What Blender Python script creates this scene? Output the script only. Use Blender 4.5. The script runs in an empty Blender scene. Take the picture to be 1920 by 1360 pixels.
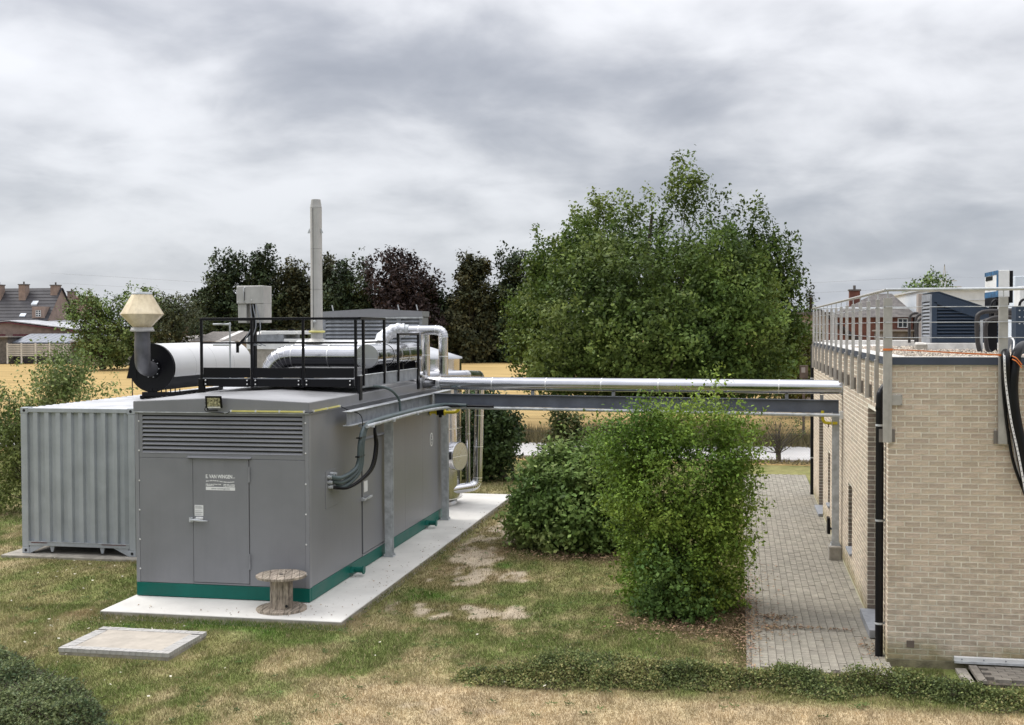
import bpy, math, random
import numpy as np
from mathutils import Vector, Matrix

# ------------------------------------------------------------------ camera, world, sun
scn = bpy.context.scene
C = scn.collection
H = 4.48
F_PX, YAW, PITCH, ROLL, CY = 2198.75, -0.1914229, -0.0244210, -0.0034826, 668.17
_f = np.array([math.sin(YAW) * math.cos(PITCH), math.cos(YAW) * math.cos(PITCH), math.sin(PITCH)])
_r0 = np.array([math.cos(YAW), -math.sin(YAW), 0.0]); _u0 = np.cross(_r0, _f)
_r = math.cos(ROLL) * _r0 + math.sin(ROLL) * _u0
_u = -math.sin(ROLL) * _r0 + math.cos(ROLL) * _u0
cam = bpy.data.cameras.new('camera'); cam_o = bpy.data.objects.new('camera', cam); C.objects.link(cam_o)
cam_o.matrix_world = Matrix(((_r[0], _u[0], -_f[0], 0), (_r[1], _u[1], -_f[1], 0), (_r[2], _u[2], -_f[2], H), (0, 0, 0, 1)))
cam.sensor_width = 36; cam.lens = F_PX * 36 / 1920; cam.shift_y = (CY - 680) / 1920
cam.clip_start = 0.1; cam.clip_end = 3000
scn.camera = cam_o

scn.view_settings.view_transform = 'Standard'; scn.view_settings.look = 'None'
scn.view_settings.exposure = 0.95; scn.view_settings.gamma = 1; scn.view_settings.use_curve_mapping = False
SUN_EL = math.radians(50)       # the veiled sun stands high at the left: towards x=-0.94, y=0.34
sd = Vector((-0.94 * math.cos(SUN_EL), 0.34 * math.cos(SUN_EL), math.sin(SUN_EL)))
sun = bpy.data.lights.new('sun', 'SUN'); sun.energy = 1.4; sun.angle = math.radians(35); sun.color = (1.0, 0.97, 0.93)
sun_o = bpy.data.objects.new('sun', sun); C.objects.link(sun_o)
sun_o.rotation_euler = sd.to_track_quat('Z', 'Y').to_euler(); sun_o.location = (0, 0, 30)

world = bpy.data.worlds.new('World'); scn.world = world; world.use_nodes = True
wt = world.node_tree; wn = wt.nodes; wl = wt.links; wn.clear()
def N(t, typ, **kw):
    n = t.nodes.new(typ)
    for k, v in kw.items():
        if k == 'inp':
            for a, b in v.items(): n.inputs[a].default_value = b
        else: setattr(n, k, v)
    return n
CLX, CLY = 63.3, 7.1
def build_world():
    t = wt; L = t.links.new
    out = N(t, 'ShaderNodeOutputWorld'); mix = N(t, 'ShaderNodeMixShader', inp={0: 0.93})
    sky = N(t, 'ShaderNodeTexSky', sky_type='NISHITA', sun_disc=False, sun_elevation=SUN_EL, sun_rotation=math.atan2(-0.94, 0.34))
    b1 = N(t, 'ShaderNodeBackground', inp={1: 0.10}); L(sky.outputs[0], b1.inputs[0])
    b2 = N(t, 'ShaderNodeBackground')
    L(b1.outputs[0], mix.inputs[1]); L(b2.outputs[0], mix.inputs[2]); L(mix.outputs[0], out.inputs[0])
    tc = N(t, 'ShaderNodeTexCoord'); sp = N(t, 'ShaderNodeSeparateXYZ'); L(tc.outputs['Generated'], sp.inputs[0])
    def M(op, a, b=None, clamp=False):
        n = N(t, 'ShaderNodeMath', operation=op, use_clamp=clamp)
        for i, v in enumerate((a, b)):
            if v is None: continue
            if isinstance(v, (int, float)): n.inputs[i].default_value = v
            else: L(v, n.inputs[i])
        return n.outputs[0]
    z = M('MAXIMUM', sp.outputs[2], 0.0); zd = M('ADD', z, 0.30)
    cx = M('DIVIDE', sp.outputs[0], zd); cy = M('DIVIDE', sp.outputs[1], zd)
    cv = N(t, 'ShaderNodeCombineXYZ'); L(cx, cv.inputs[0]); L(cy, cv.inputs[1]); cv.inputs[2].default_value = 3.1
    def noise(sc, det, rgh, dist, off):
        a = N(t, 'ShaderNodeVectorMath', operation='ADD'); L(cv.outputs[0], a.inputs[0]); a.inputs[1].default_value = off
        n = N(t, 'ShaderNodeTexNoise', inp={'Scale': sc, 'Detail': det, 'Roughness': rgh, 'Distortion': dist}); L(a.outputs[0], n.inputs['Vector']); return n.outputs[0]
    n1 = noise(1.15, 4, 0.48, 0.30, (CLX, CLY, 0)); n2 = noise(3.1, 5, 0.52, 0.30, (0.4 + CLX, 9.2, 2)); n3 = noise(7, 5, 0.52, 0.0, (7, 2, 1))
    s = M('ADD', M('MULTIPLY', n1, 0.56), M('ADD', M('MULTIPLY', n2, 0.34), M('MULTIPLY', n3, 0.10)))
    cr = N(t, 'ShaderNodeValToRGB'); L(s, cr.inputs[0]); e = cr.color_ramp; e.interpolation = 'B_SPLINE'
    e.elements[0].position = 0.385; e.elements[0].color = (0.205, 0.213, 0.240, 1)
    e.elements[1].position = 0.60; e.elements[1].color = (0.535, 0.537, 0.555, 1)
    for p, c in ((0.45, (0.275, 0.282, 0.308, 1)), (0.50, (0.370, 0.374, 0.394, 1)), (0.545, (0.455, 0.458, 0.476, 1))):
        k = e.elements.new(p); k.color = c
    # towards the horizon the deck thins to a pale blue grey
    hz = M('POWER', M('SUBTRACT', 1.0, z, True), 14.0)
    mh = N(t, 'ShaderNodeMix', data_type='RGBA'); L(M('MULTIPLY', hz, 0.80), mh.inputs[0]); L(cr.outputs[0], mh.inputs[6]); mh.inputs[7].default_value = (0.330, 0.360, 0.415, 1)
    # an overcast sky is brightest overhead
    st = M('ADD', 0.83, M('ADD', M('MULTIPLY', z, 0.22), M('MULTIPLY', M('MULTIPLY', z, z), 2.0)))
    L(mh.outputs[2], b2.inputs[0]); L(st, b2.inputs[1])
build_world()

# ------------------------------------------------------------------ helpers
rng = np.random.default_rng(7); R = random.Random(11)
def ray(px, py): return _f + _r * (px - 960) / F_PX - _u * (py - CY) / F_PX
def at(px, py, Y):
    d = ray(px, py); return np.array([0, 0, H]) + d * (Y / d[1])
def ground(px, py, z=0.0):
    d = ray(px, py); return np.array([0, 0, H]) + d * ((z - H) / d[2])

def thing(name, label, cat, loc=(0, 0, 0), group=None):
    o = bpy.data.objects.new(name, None); C.objects.link(o); o.location = loc; o.empty_display_size = 0.2
    o['label'] = label; o['category'] = cat
    if group: o['group'] = group
    return o
def tag(o, label=None, cat=None, group=None, kind=None):
    if label: o['label'] = label
    if cat: o['category'] = cat
    if group: o['group'] = group
    if kind: o['kind'] = kind
    return o
def rootloc(p):
    v = Vector((0, 0, 0))
    while p is not None: v = v + Vector(p.location); p = p.parent
    return v
class MB:
    def __init__(s): s.v = []; s.f = []; s.s = []
    def add(s, vs, fs, smooth=False):
        b = len(s.v); s.v += [tuple(map(float, q)) for q in vs]
        s.f += [tuple(b + i for i in q) for q in fs]; s.s += [smooth] * len(fs); return s
    def box(s, x0, x1, y0, y1, z0, z1):
        return s.add([(x0, y0, z0), (x1, y0, z0), (x1, y1, z0), (x0, y1, z0), (x0, y0, z1), (x1, y0, z1), (x1, y1, z1), (x0, y1, z1)],
                     [(3, 2, 1, 0), (4, 5, 6, 7), (0, 1, 5, 4), (1, 2, 6, 5), (2, 3, 7, 6), (3, 0, 4, 7)])
    def bar(s, p0, p1, w, h, up=(0, 0, 1)):
        p0 = Vector(p0); p1 = Vector(p1); d = (p1 - p0).normalized(); a = d.cross(Vector(up))
        if a.length < 1e-4: a = d.cross(Vector((1, 0, 0)))
        a.normalize(); b = a.cross(d); vs = []
        for p in (p0, p1):
            for i, j in ((-1, -1), (1, -1), (1, 1), (-1, 1)): vs.append(p + a * (i * w / 2) + b * (j * h / 2))
        return s.add(vs, [(3, 2, 1, 0), (4, 5, 6, 7), (0, 1, 5, 4), (1, 2, 6, 5), (2, 3, 7, 6), (3, 0, 4, 7)])
    def cyl(s, p0, p1, r0, r1=None, n=16, caps=True):
        r1 = r0 if r1 is None else r1; p0 = Vector(p0); p1 = Vector(p1); d = (p1 - p0).normalized()
        a = d.orthogonal().normalized(); b = d.cross(a); v0 = []; v1 = []
        for i in range(n):
            t = 2 * math.pi * i / n; q = a * math.cos(t) + b * math.sin(t); v0.append(p0 + q * r0); v1.append(p1 + q * r1)
        s.add(v0 + v1, [(i, (i + 1) % n, n + (i + 1) % n, n + i) for i in range(n)], True)
        if caps: s.add(v0, [tuple(range(n - 1, -1, -1))]); s.add(v1, [tuple(range(n))])
        return s
    def tube(s, pts, r, n=8, caps=True):
        pts = [Vector(p) for p in pts]; m = len(pts); rs = r if hasattr(r, '__len__') else [r] * m
        vs = []; a = None
        for k in range(m):
            d = ((pts[min(k + 1, m - 1)] - pts[max(k - 1, 0)])).normalized()
            a = d.orthogonal().normalized() if a is None else (a - d * a.dot(d)).normalized()
            b = d.cross(a)
            for i in range(n):
                t = 2 * math.pi * i / n; vs.append(pts[k] + (a * math.cos(t) + b * math.sin(t)) * rs[k])
        fs = [(k * n + i, k * n + (i + 1) % n, (k + 1) * n + (i + 1) % n, (k + 1) * n + i) for k in range(m - 1) for i in range(n)]
        s.add(vs, fs, True)
        if caps: s.add(vs[:n], [tuple(range(n - 1, -1, -1))]); s.add(vs[-n:], [tuple(range(n))])
        return s
    def lathe(s, prof, c, n=24, flat=False):
        c = Vector(c); m = len(prof)
        vs = [c + Vector((q[0] * math.cos(2 * math.pi * i / n), q[0] * math.sin(2 * math.pi * i / n), q[1])) for q in prof for i in range(n)]
        return s.add(vs, [(k * n + i, k * n + (i + 1) % n, (k + 1) * n + (i + 1) % n, (k + 1) * n + i) for k in range(m - 1) for i in range(n)], not flat)
    def prism(s, poly, off):            # poly: list of 3D points, extruded by off
        n = len(poly); off = Vector(off); p = [Vector(q) for q in poly]
        return s.add(p + [q + off for q in p], [tuple(range(n - 1, -1, -1)), tuple(range(n, 2 * n))] + [(i, (i + 1) % n, n + (i + 1) % n, n + i) for i in range(n)])
    def mesh(s, name, mat, off=(0, 0, 0)):
        me = bpy.data.meshes.new(name); o = Vector(off)
        me.from_pydata([(v[0] - o.x, v[1] - o.y, v[2] - o.z) for v in s.v], [], s.f)
        me.polygons.foreach_set('use_smooth', s.s)
        if mat: me.materials.append(mat)
        return me
    def build(s, name, mat, parent=None, bevel=0, loc=None):
        if parent is None:
            off = Vector(loc) if loc is not None else Vector((0, 0, 0)); me = s.mesh(name, mat, off)
            o = bpy.data.objects.new(name, me); o.location = off
        else:
            me = s.mesh(name, mat, rootloc(parent)); o = bpy.data.objects.new(name, me); o.parent = parent
        C.objects.link(o)
        if bevel:
            m = o.modifiers.new('b', 'BEVEL'); m.width = bevel; m.segments = 1; m.limit_method = 'ANGLE'
        return o
def piece(name, me, loc, parent, rot=None):
    o = bpy.data.objects.new(name, me); o.parent = parent; o.location = Vector(loc) - rootloc(parent)
    if rot: o.rotation_euler = rot
    C.objects.link(o); return o
def spline(pts, n=8):
    P = [Vector(p) for p in pts]; P = [P[0] * 2 - P[1]] + P + [P[-1] * 2 - P[-2]]; out = []
    for i in range(1, len(P) - 2):
        for k in range(n):
            t = k / n; a, b, c, d = P[i - 1], P[i], P[i + 1], P[i + 2]
            out.append(0.5 * ((2 * b) + (c - a) * t + (2 * a - 5 * b + 4 * c - d) * t * t + (3 * b - a - 3 * c + d) * t ** 3))
    out.append(P[-2]); return out

# ------------------------------------------------------------------ materials
def mat(name, col, rough=0.6, metal=0.0, var=0.12, vs=3.0, bump=0.0, bs=60.0, col2=None, stretch=(1, 1, 1), isl=0.0, spec=0.5, transl=0.0, attr=None, streak=0.0, rv=0.0, moss=0.0):
    m = bpy.data.materials.new(name); m.use_nodes = True; t = m.node_tree; L = t.links.new
    b = t.nodes['Principled BSDF']; b.inputs['Roughness'].default_value = rough; b.inputs['Metallic'].default_value = metal
    b.inputs['Specular IOR Level'].default_value = spec
    tc = N(t, 'ShaderNodeTexCoord'); mp = N(t, 'ShaderNodeMapping'); mp.inputs['Scale'].default_value = stretch; L(tc.outputs['Object'], mp.inputs[0])
    n1 = N(t, 'ShaderNodeTexNoise', inp={'Scale': vs, 'Detail': 6, 'Roughness': 0.6}); L(mp.outputs[0], n1.inputs['Vector'])
    c2 = col2 or tuple(max(0, c * (1 - 2.2 * var)) for c in col)
    c1 = tuple(min(1, c * (1 + var)) for c in col)
    cr = N(t, 'ShaderNodeValToRGB'); cr.color_ramp.elements[0].position = 0.33; cr.color_ramp.elements[1].position = 0.67
    cr.color_ramp.elements[0].color = (*c2, 1); cr.color_ramp.elements[1].color = (*c1, 1); L(n1.outputs[0], cr.inputs[0])
    last = cr.outputs[0]
    if attr:
        a = N(t, 'ShaderNodeVertexColor', layer_name=attr); x = N(t, 'ShaderNodeMix', data_type='RGBA', blend_type='MULTIPLY', inp={0: 1.0})
        L(a.outputs[0], x.inputs[6]); L(last, x.inputs[7]); last = x.outputs[2]
    if streak:
        mp2 = N(t, 'ShaderNodeMapping'); mp2.inputs['Scale'].default_value = (9, 9, 0.5); L(tc.outputs['Object'], mp2.inputs[0])
        n3 = N(t, 'ShaderNodeTexNoise', inp={'Scale': 1.3, 'Detail': 5, 'Roughness': 0.65}); L(mp2.outputs[0], n3.inputs['Vector'])
        r3 = N(t, 'ShaderNodeMapRange', inp={1: 0.50, 2: 0.75, 3: 0.0, 4: streak}); L(n3.outputs[0], r3.inputs[0])
        x = N(t, 'ShaderNodeMix', data_type='RGBA'); L(r3.outputs[0], x.inputs[0]); L(last, x.inputs[6]); x.inputs[7].default_value = (*[c * 0.45 for c in col], 1); last = x.outputs[2]
    if isl:
        g = N(t, 'ShaderNodeNewGeometry'); oi = N(t, 'ShaderNodeObjectInfo'); ad = N(t, 'ShaderNodeMath', operation='ADD'); fr = N(t, 'ShaderNodeMath', operation='FRACT')
        L(g.outputs['Random Per Island'], ad.inputs[0]); L(oi.outputs['Random'], ad.inputs[1]); L(ad.outputs[0], fr.inputs[0])
        r2 = N(t, 'ShaderNodeMapRange', inp={1: 0, 2: 1, 3: 1 - isl, 4: 1 + isl}); L(fr.outputs[0], r2.inputs[0])
        hs = N(t, 'ShaderNodeHueSaturation'); L(last, hs.inputs['Color']); L(r2.outputs[0], hs.inputs['Value'])
        wn2 = N(t, 'ShaderNodeTexWhiteNoise', noise_dimensions='1D'); L(fr.outputs[0], wn2.inputs['W'])
        r4 = N(t, 'ShaderNodeMapRange', inp={1: 0, 2: 1, 3: 0.5 - isl * 0.06, 4: 0.5 + isl * 0.03}); L(wn2.outputs[0], r4.inputs[0]); L(r4.outputs[0], hs.inputs['Hue'])
        last = hs.outputs[0]
    if moss:
        gp = N(t, 'ShaderNodeNewGeometry'); sx = N(t, 'ShaderNodeSeparateXYZ'); L(gp.outputs['Position'], sx.inputs[0])
        nb = N(t, 'ShaderNodeTexNoise', inp={'Scale': 1.7, 'Detail': 5, 'Roughness': 0.65}); L(gp.outputs['Position'], nb.inputs['Vector'])
        zz = N(t, 'ShaderNodeMath', operation='MULTIPLY_ADD', inp={1: -0.9, 2: 0.45}); L(nb.outputs[0], zz.inputs[0]); za = N(t, 'ShaderNodeMath', operation='ADD'); L(zz.outputs[0], za.inputs[0]); L(sx.outputs[2], za.inputs[1])
        r6 = N(t, 'ShaderNodeMapRange', inp={1: 0.10, 2: 0.42, 3: 0.75 * moss, 4: 0.0}); L(za.outputs[0], r6.inputs[0])
        x = N(t, 'ShaderNodeMix', data_type='RGBA', blend_type='MULTIPLY'); L(r6.outputs[0], x.inputs[0]); L(last, x.inputs[6]); x.inputs[7].default_value = (0.42, 0.42, 0.24, 1); last = x.outputs[2]
        r7 = N(t, 'ShaderNodeMapRange', inp={1: 0.52, 2: 0.72, 3: 0.0, 4: 0.30}); L(nb.outputs[0], r7.inputs[0])
        x = N(t, 'ShaderNodeMix', data_type='RGBA', blend_type='MULTIPLY'); L(r7.outputs[0], x.inputs[0]); L(last, x.inputs[6]); x.inputs[7].default_value = (0.70, 0.64, 0.56, 1); last = x.outputs[2]
    L(last, b.inputs['Base Color'])
    if rv:
        r5 = N(t, 'ShaderNodeMapRange', inp={1: 0.3, 2: 0.7, 3: max(0.02, rough - rv), 4: rough + rv}); L(n1.outputs[0], r5.inputs[0]); L(r5.outputs[0], b.inputs['Roughness'])
    if bump:
        n2 = N(t, 'ShaderNodeTexNoise', inp={'Scale': bs, 'Detail': 4, 'Roughness': 0.6}); L(mp.outputs[0], n2.inputs['Vector'])
        bp = N(t, 'ShaderNodeBump', inp={'Strength': bump, 'Distance': 0.02}); L(n2.outputs[0], bp.inputs['Height']); L(bp.outputs[0], b.inputs['Normal'])
    if transl:
        out = t.nodes['Material Output']; mx = N(t, 'ShaderNodeMixShader', inp={0: transl}); tr = N(t, 'ShaderNodeBsdfTranslucent')
        L(last, tr.inputs[0]); L(b.outputs[0], mx.inputs[1]); L(tr.outputs[0], mx.inputs[2]); L(mx.outputs[0], out.inputs[0])
    return m
M_grey = mat('grey_enclosure_paint', (0.228, 0.231, 0.246), 0.34, var=0.05, vs=0.9, bump=0.10, bs=2.2, streak=0.10, rv=0.06)
M_grey2 = mat('grey_enclosure_trim', (0.255, 0.258, 0.273), 0.36, var=0.04, vs=1.5, streak=0.12)
M_roof = mat('grey_roof_sheet', (0.33, 0.33, 0.335), 0.38, var=0.10, vs=1.0, streak=0.0, bump=0.03, bs=30, rv=0.10)
M_green = mat('green_frame_paint', (0.003, 0.120, 0.092), 0.40, var=0.08, vs=2, rv=0.08, spec=0.3)
M_dark = mat('dark_void', (0.012, 0.012, 0.014), 0.8, var=0.1)
M_black = mat('black_paint', (0.003, 0.003, 0.005), 0.38, var=0.1, vs=4, spec=0.25)
M_blackpipe = mat('black_plastic', (0.005, 0.005, 0.007), 0.36, var=0.1, vs=4, spec=0.3)
M_galv = mat('galvanised_steel', (0.52, 0.54, 0.55), 0.50, 0.2, var=0.14, vs=7, rv=0.12)
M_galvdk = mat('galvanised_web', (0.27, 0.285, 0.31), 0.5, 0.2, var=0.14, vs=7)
M_beam = mat('bluegrey_beam_paint', (0.120, 0.132, 0.160), 0.45, var=0.10, vs=3)
M_alu = mat('aluminium_cladding', (0.60, 0.60, 0.615), 0.13, 1.0, var=0.04, vs=3, bump=0.10, bs=3.0, rv=0.06)
M_alu2 = mat('dull_aluminium', (0.60, 0.60, 0.60), 0.28, 1.0, var=0.05, vs=2, bump=0.12, bs=2.5, rv=0.08)
M_seam = mat('aluminium_seam', (0.90, 0.90, 0.90), 0.35, 0.9, var=0.05)
M_foil = mat('crumpled_foil', (0.62, 0.63, 0.65), 0.34, 0.8, var=0.15, vs=9, bump=0.9, bs=14)
M_flue = mat('flue_grey_metal', (0.50, 0.49, 0.47), 0.50, 0.25, var=0.08, vs=2, streak=0.35)
M_cream = mat('cream_cowl_metal', (0.70, 0.60, 0.42), 0.42, 0.15, var=0.16, vs=2.5, streak=0.35, col2=(0.50, 0.40, 0.24))
M_jacket = mat('white_jacket_sheet', (0.72, 0.715, 0.70), 0.34, 0.1, var=0.02, vs=1)
M_duct = mat('dark_grey_duct', (0.13, 0.13, 0.14), 0.42, 0.3, var=0.15, vs=3, streak=0.3)
M_cont = mat('container_grey_paint', (0.385, 0.41, 0.43), 0.5, var=0.07, vs=2, streak=0.25, bump=0.04, bs=40)
M_controof = mat('container_roof_paint', (0.48, 0.49, 0.51), 0.45, var=0.12, vs=1.5)
M_conc = mat('pale_concrete', (0.64, 0.62, 0.575), 0.85, var=0.07, vs=1.1, bump=0.15, bs=90)
M_concdk = mat('weathered_concrete', (0.36, 0.33, 0.28), 0.9, var=0.16, vs=5, bump=0.3, bs=80)
M_wood = mat('weathered_wood', (0.38, 0.32, 0.25), 0.8, var=0.30, vs=5, stretch=(7, 0.8, 1.2), isl=0.15, bump=0.4, bs=50)
M_brick = mat('sand_brick', (0.65, 0.545, 0.42), 0.9, var=0.12, vs=9, bump=0.8, bs=70, isl=0.12, moss=1.0, stretch=(1, 1, 2.2))
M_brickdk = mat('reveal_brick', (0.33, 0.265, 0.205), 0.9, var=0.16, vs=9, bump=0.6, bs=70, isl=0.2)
M_mortar = mat('pale_mortar', (0.88, 0.835, 0.71), 0.95, var=0.08, vs=6, moss=0.9, bump=0.4, bs=200)
M_plinth = mat('mossy_plinth', (0.22, 0.195, 0.12), 0.95, var=0.25, vs=5, bump=0.6, bs=60)
M_paver = mat('grey_beige_paver', (0.285, 0.262, 0.212), 0.9, var=0.12, vs=7, bump=0.3, bs=120, isl=0.11)
M_joint = mat('paver_joint_sand', (0.13, 0.11, 0.085), 0.95, var=0.25, vs=20)
M_paverdk = mat('dark_ramp_paver', (0.25, 0.225, 0.19), 0.9, var=0.15, vs=8, bump=0.3, bs=90, isl=0.12)
M_coping = mat('slate_blue_coping', (0.055, 0.068, 0.10), 0.38, var=0.08, vs=2)
M_cowl = mat('navy_louvre_paint', (0.022, 0.038, 0.065), 0.40, var=0.08, vs=3)
M_white = mat('white_sheet', (0.72, 0.72, 0.70), 0.5, var=0.05)
M_membrane = mat('white_roof_edge', (0.68, 0.66, 0.62), 0.7, var=0.12, vs=4)
M_steelpost = mat('brushed_steel_post', (0.50, 0.48, 0.45), 0.42, 0.55, var=0.08, vs=6)
M_taupe = mat('taupe_steel', (0.22, 0.20, 0.18), 0.5, 0.3)
M_yellow = mat('yellow_gas_paint', (0.62, 0.50, 0.02), 0.4, var=0.08)
M_led = mat('yellow_strip', (0.72, 0.66, 0.22), 0.4, var=0.1)
M_cable = mat('grey_green_cable', (0.085, 0.115, 0.12), 0.45, var=0.12)
M_orange = mat('orange_strap', (0.72, 0.20, 0.04), 0.6, var=0.1)
M_stone = mat('blue_stone_sill', (0.30, 0.31, 0.33), 0.6, var=0.1, vs=8)
M_glass = mat('dark_glass', (0.02, 0.025, 0.03), 0.08, var=0.1)
M_print = mat('white_print', (0.80, 0.80, 0.79), 0.6, var=0.02)
M_printdk = mat('grey_print', (0.20, 0.20, 0.22), 0.6, var=0.02)
M_reflector = mat('lamp_reflector', (0.60, 0.56, 0.45), 0.25, 0.6, var=0.45, vs=30)
M_pebble = mat('roof_pebbles', (0.46, 0.40, 0.32), 0.85, var=0.15, vs=9, isl=0.45)
M_bark = mat('bark', (0.075, 0.060, 0.042), 0.9, var=0.25, vs=12, bump=0.8, bs=40)
M_leaf = mat('leaf', (1, 1, 1), 0.55, var=0.06, vs=0.8, attr='Col', transl=0.25, spec=0.18)
M_leaf_far = mat('far_foliage', (1, 1, 1), 0.7, var=0.12, vs=0.5, attr='Col', spec=0.2)
M_grass = mat('grass_blades', (1, 1, 1), 0.7, var=0.10, vs=1.2, attr='Col', transl=0.25, spec=0.2)
M_ground = mat('lawn_soil', (1, 1, 1), 0.95, var=0.14, vs=22, attr='Col', bump=0.7, bs=35, spec=0.1)
M_field = mat('straw_field', (0.43, 0.305, 0.130), 0.95, var=0.16, vs=0.55, stretch=(0.22, 1.5, 1), col2=(0.29, 0.205, 0.085), bump=0.5, bs=6, spec=0.1)
M_road = mat('white_concrete_road', (0.52, 0.505, 0.49), 0.85, var=0.06, vs=1)
M_rust = mat('rusty_fence_steel', (0.11, 0.075, 0.055), 0.8, var=0.2)
M_wire = mat('fence_wire', (0.20, 0.19, 0.17), 0.6, 0.3, var=0.1)
M_tile = mat('dark_roof_tiles', (0.040, 0.038, 0.044), 0.7, var=0.15, vs=1.0)
M_redtile = mat('red_roof_tiles', (0.17, 0.085, 0.065), 0.8, var=0.15, vs=0.8)
M_slate = mat('grey_slate_tiles', (0.13, 0.118, 0.11), 0.8, var=0.2, vs=2.5)
M_farbrick = mat('far_pinkish_brick', (0.27, 0.20, 0.165), 0.9, var=0.12, vs=1.5)
M_redbrick = mat('far_red_brick', (0.17, 0.07, 0.05), 0.9, var=0.15, vs=1.5)
M_redpaint = mat('dark_red_paint', (0.13, 0.02, 0.028), 0.5, var=0.1)
M_blueroof = mat('blue_grey_sheet_roof', (0.17, 0.19, 0.225), 0.5, var=0.06)
M_corr = mat('fibre_cement_sheet', (0.24, 0.22, 0.20), 0.85, var=0.15)
M_beige = mat('beige_render', (0.30, 0.26, 0.23), 0.9, var=0.06)
M_paleblue = mat('pale_blue_cladding', (0.60, 0.65, 0.70), 0.5, var=0.04)
M_litter = mat('fallen_leaves', (0.26, 0.175, 0.095), 0.8, var=0.3, vs=9, isl=0.5)
M_paleleaf = mat('pale_fallen_leaves', (0.62, 0.58, 0.45), 0.7, var=0.2, isl=0.2)

# ------------------------------------------------------------------ noise for the ground colours
def vnoise(x, y, s, seed):
    x = x / s + 1000.5; y = y / s + 1000.5; xi = np.floor(x).astype(np.int64); yi = np.floor(y).astype(np.int64); fx = x - xi; fy = y - yi
    fx = fx * fx * (3 - 2 * fx); fy = fy * fy * (3 - 2 * fy)
    def h(a, b):
        k = (a * 374761393 + b * 668265263 + seed * 974711) & 0x7fffffff; k = ((k ^ (k >> 13)) * 1274126177) & 0x7fffffff
        return ((k ^ (k >> 16)) & 0xffff) / 65535.0
    return (h(xi, yi) * (1 - fx) + h(xi + 1, yi) * fx) * (1 - fy) + (h(xi, yi + 1) * (1 - fx) + h(xi + 1, yi + 1) * fx) * fy
def fbm(x, y, s, seed, o=4):
    v = 0; a = 0.5; t = 0
    for i in range(o): v = v + a * vnoise(x, y, s / 2 ** i, seed + i * 17); t += a; a *= 0.55
    return v / t
def sstep(a, b, x): t = np.clip((x - a) / (b - a), 0, 1); return t * t * (3 - 2 * t)
def blob(x, y, cx, cy, rx, ry): return np.exp(-(((x - cx) / rx) ** 2 + ((y - cy) / ry) ** 2))
GREEN = np.array([0.170, 0.205, 0.062]); LUSH = np.array([0.110, 0.200, 0.035]); OLIVE = np.array([0.270, 0.255, 0.105])
STRAW = np.array([0.58, 0.460, 0.285]); SAND = np.array([0.56, 0.465, 0.340]); BROWN = np.array([0.150, 0.100, 0.058])
def ground_col(x, y):
    n1 = fbm(x, y * 0.6, 1.7, 3); n2 = fbm(x, y * 0.6, 0.45, 9); n3 = fbm(x, y * 0.55, 3.1, 21)
    m = lambda a, b, w: a * (1 - w[..., None]) + b * w[..., None]
    c = m(np.broadcast_to(GREEN, x.shape + (3,)), OLIVE, sstep(0.34, 0.58, n1 * 0.4 + n2 * 0.6))
    dry = sstep(0.50, 0.72, n3 * 0.40 + n2 * 0.60) * 0.60
    front = sstep(14.45, 14.0, y + 0.5 * (n1 - 0.5)) * sstep(-5.6, -3.9, x + 1.2 * (n3 - 0.5))
    dry = np.maximum(dry, front * (0.85 + 0.15 * sstep(0.35, 0.6, n2)))
    dry = np.maximum(dry, sstep(-9.8, -10.6, x) * 0.0 + blob(x, y, -9.6, 16.0, 1.4, 0.9) * 0.55 * sstep(0.35, 0.6, n2))
    c = m(c, STRAW, np.clip(dry, 0, 1))
    lush = blob(x, y, -5.15, 18.6, 0.45, 0.75) + blob(x, y, -7.6, 16.25, 1.3, 0.22) + blob(x, y, -6.3, 15.9, 0.7, 0.3) * 0.9 + blob(x, y, -4.4, 21.5, 0.25, 0.4) + blob(x, y, -9.0, 16.0, 0.9, 0.2) * .6
    c = m(c, LUSH, np.clip(lush * 1.3 * sstep(0.3, 0.5, n2), 0, 0.95))
    sand = (blob(x, y, -5.0, 22.6, 0.50, 2.6) * 1.25 + blob(x, y, -4.65, 17.9, 0.9, 0.45) * 1.0 + blob(x, y, -3.95, 17.9, 0.6, 0.5) + blob(x, y, -5.2, 19.9, 0.35, 0.6)
            + blob(x, y, -4.2, 20.6, 0.6, 0.5) * .7 + blob(x, y, -5.3, 26.5, 0.35, 2.5) * .8 + blob(x, y, -3.2, 13.3, 1.0, 0.25) * 0.35 + blob(x, y, -9.95, 16.6, .5, .25) * .8)
    n4 = fbm(x, y * 0.5, 0.20, 61, 3); n5 = fbm(x, y * 0.45, 0.6, 71, 4); sm = sstep(0.50, 0.62, n5 * 0.62 + n4 * 0.38 + 0.14 * np.clip(sand, 0, 1.2) - 0.045) * sstep(0.22, 0.45, sand + 0.5 * (n4 - 0.5)); c = m(c, BROWN * 2.1, sstep(0.15, 0.5, sand) * 0.45); c = m(c, SAND * 0.95, sm)
    lit = blob(x, y, -3.3, 22.7, 1.4, 0.7) + blob(x, y, -0.8, 17.8, 1.4, 0.9) + blob(x, y, 0.05, 18.5, 0.22, 2.5) * 0.9
    c = m(c, BROWN, np.clip(lit * sstep(0.25, 0.6, n2), 0, 0.85))
    far = sstep(26, 33, y); c = m(c, OLIVE * 0.95, far * 0.5); c = c * (0.72 + 0.56 * fbm(x, y * 0.45, 0.16, 91, 3))[..., None]
    return c, sm
def zg(x, y):
    dx = np.maximum(np.maximum(-9.71 - x, x + 5.80), 0); dy = np.maximum(np.maximum(16.52 - y, y - 30.02), 0)
    return 0.05 * (fbm(x, y, 2.3, 55) - 0.5) * sstep(10, 13, y) + 0.065 * sstep(1.1, 0.05, np.hypot(dx, dy))

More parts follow.
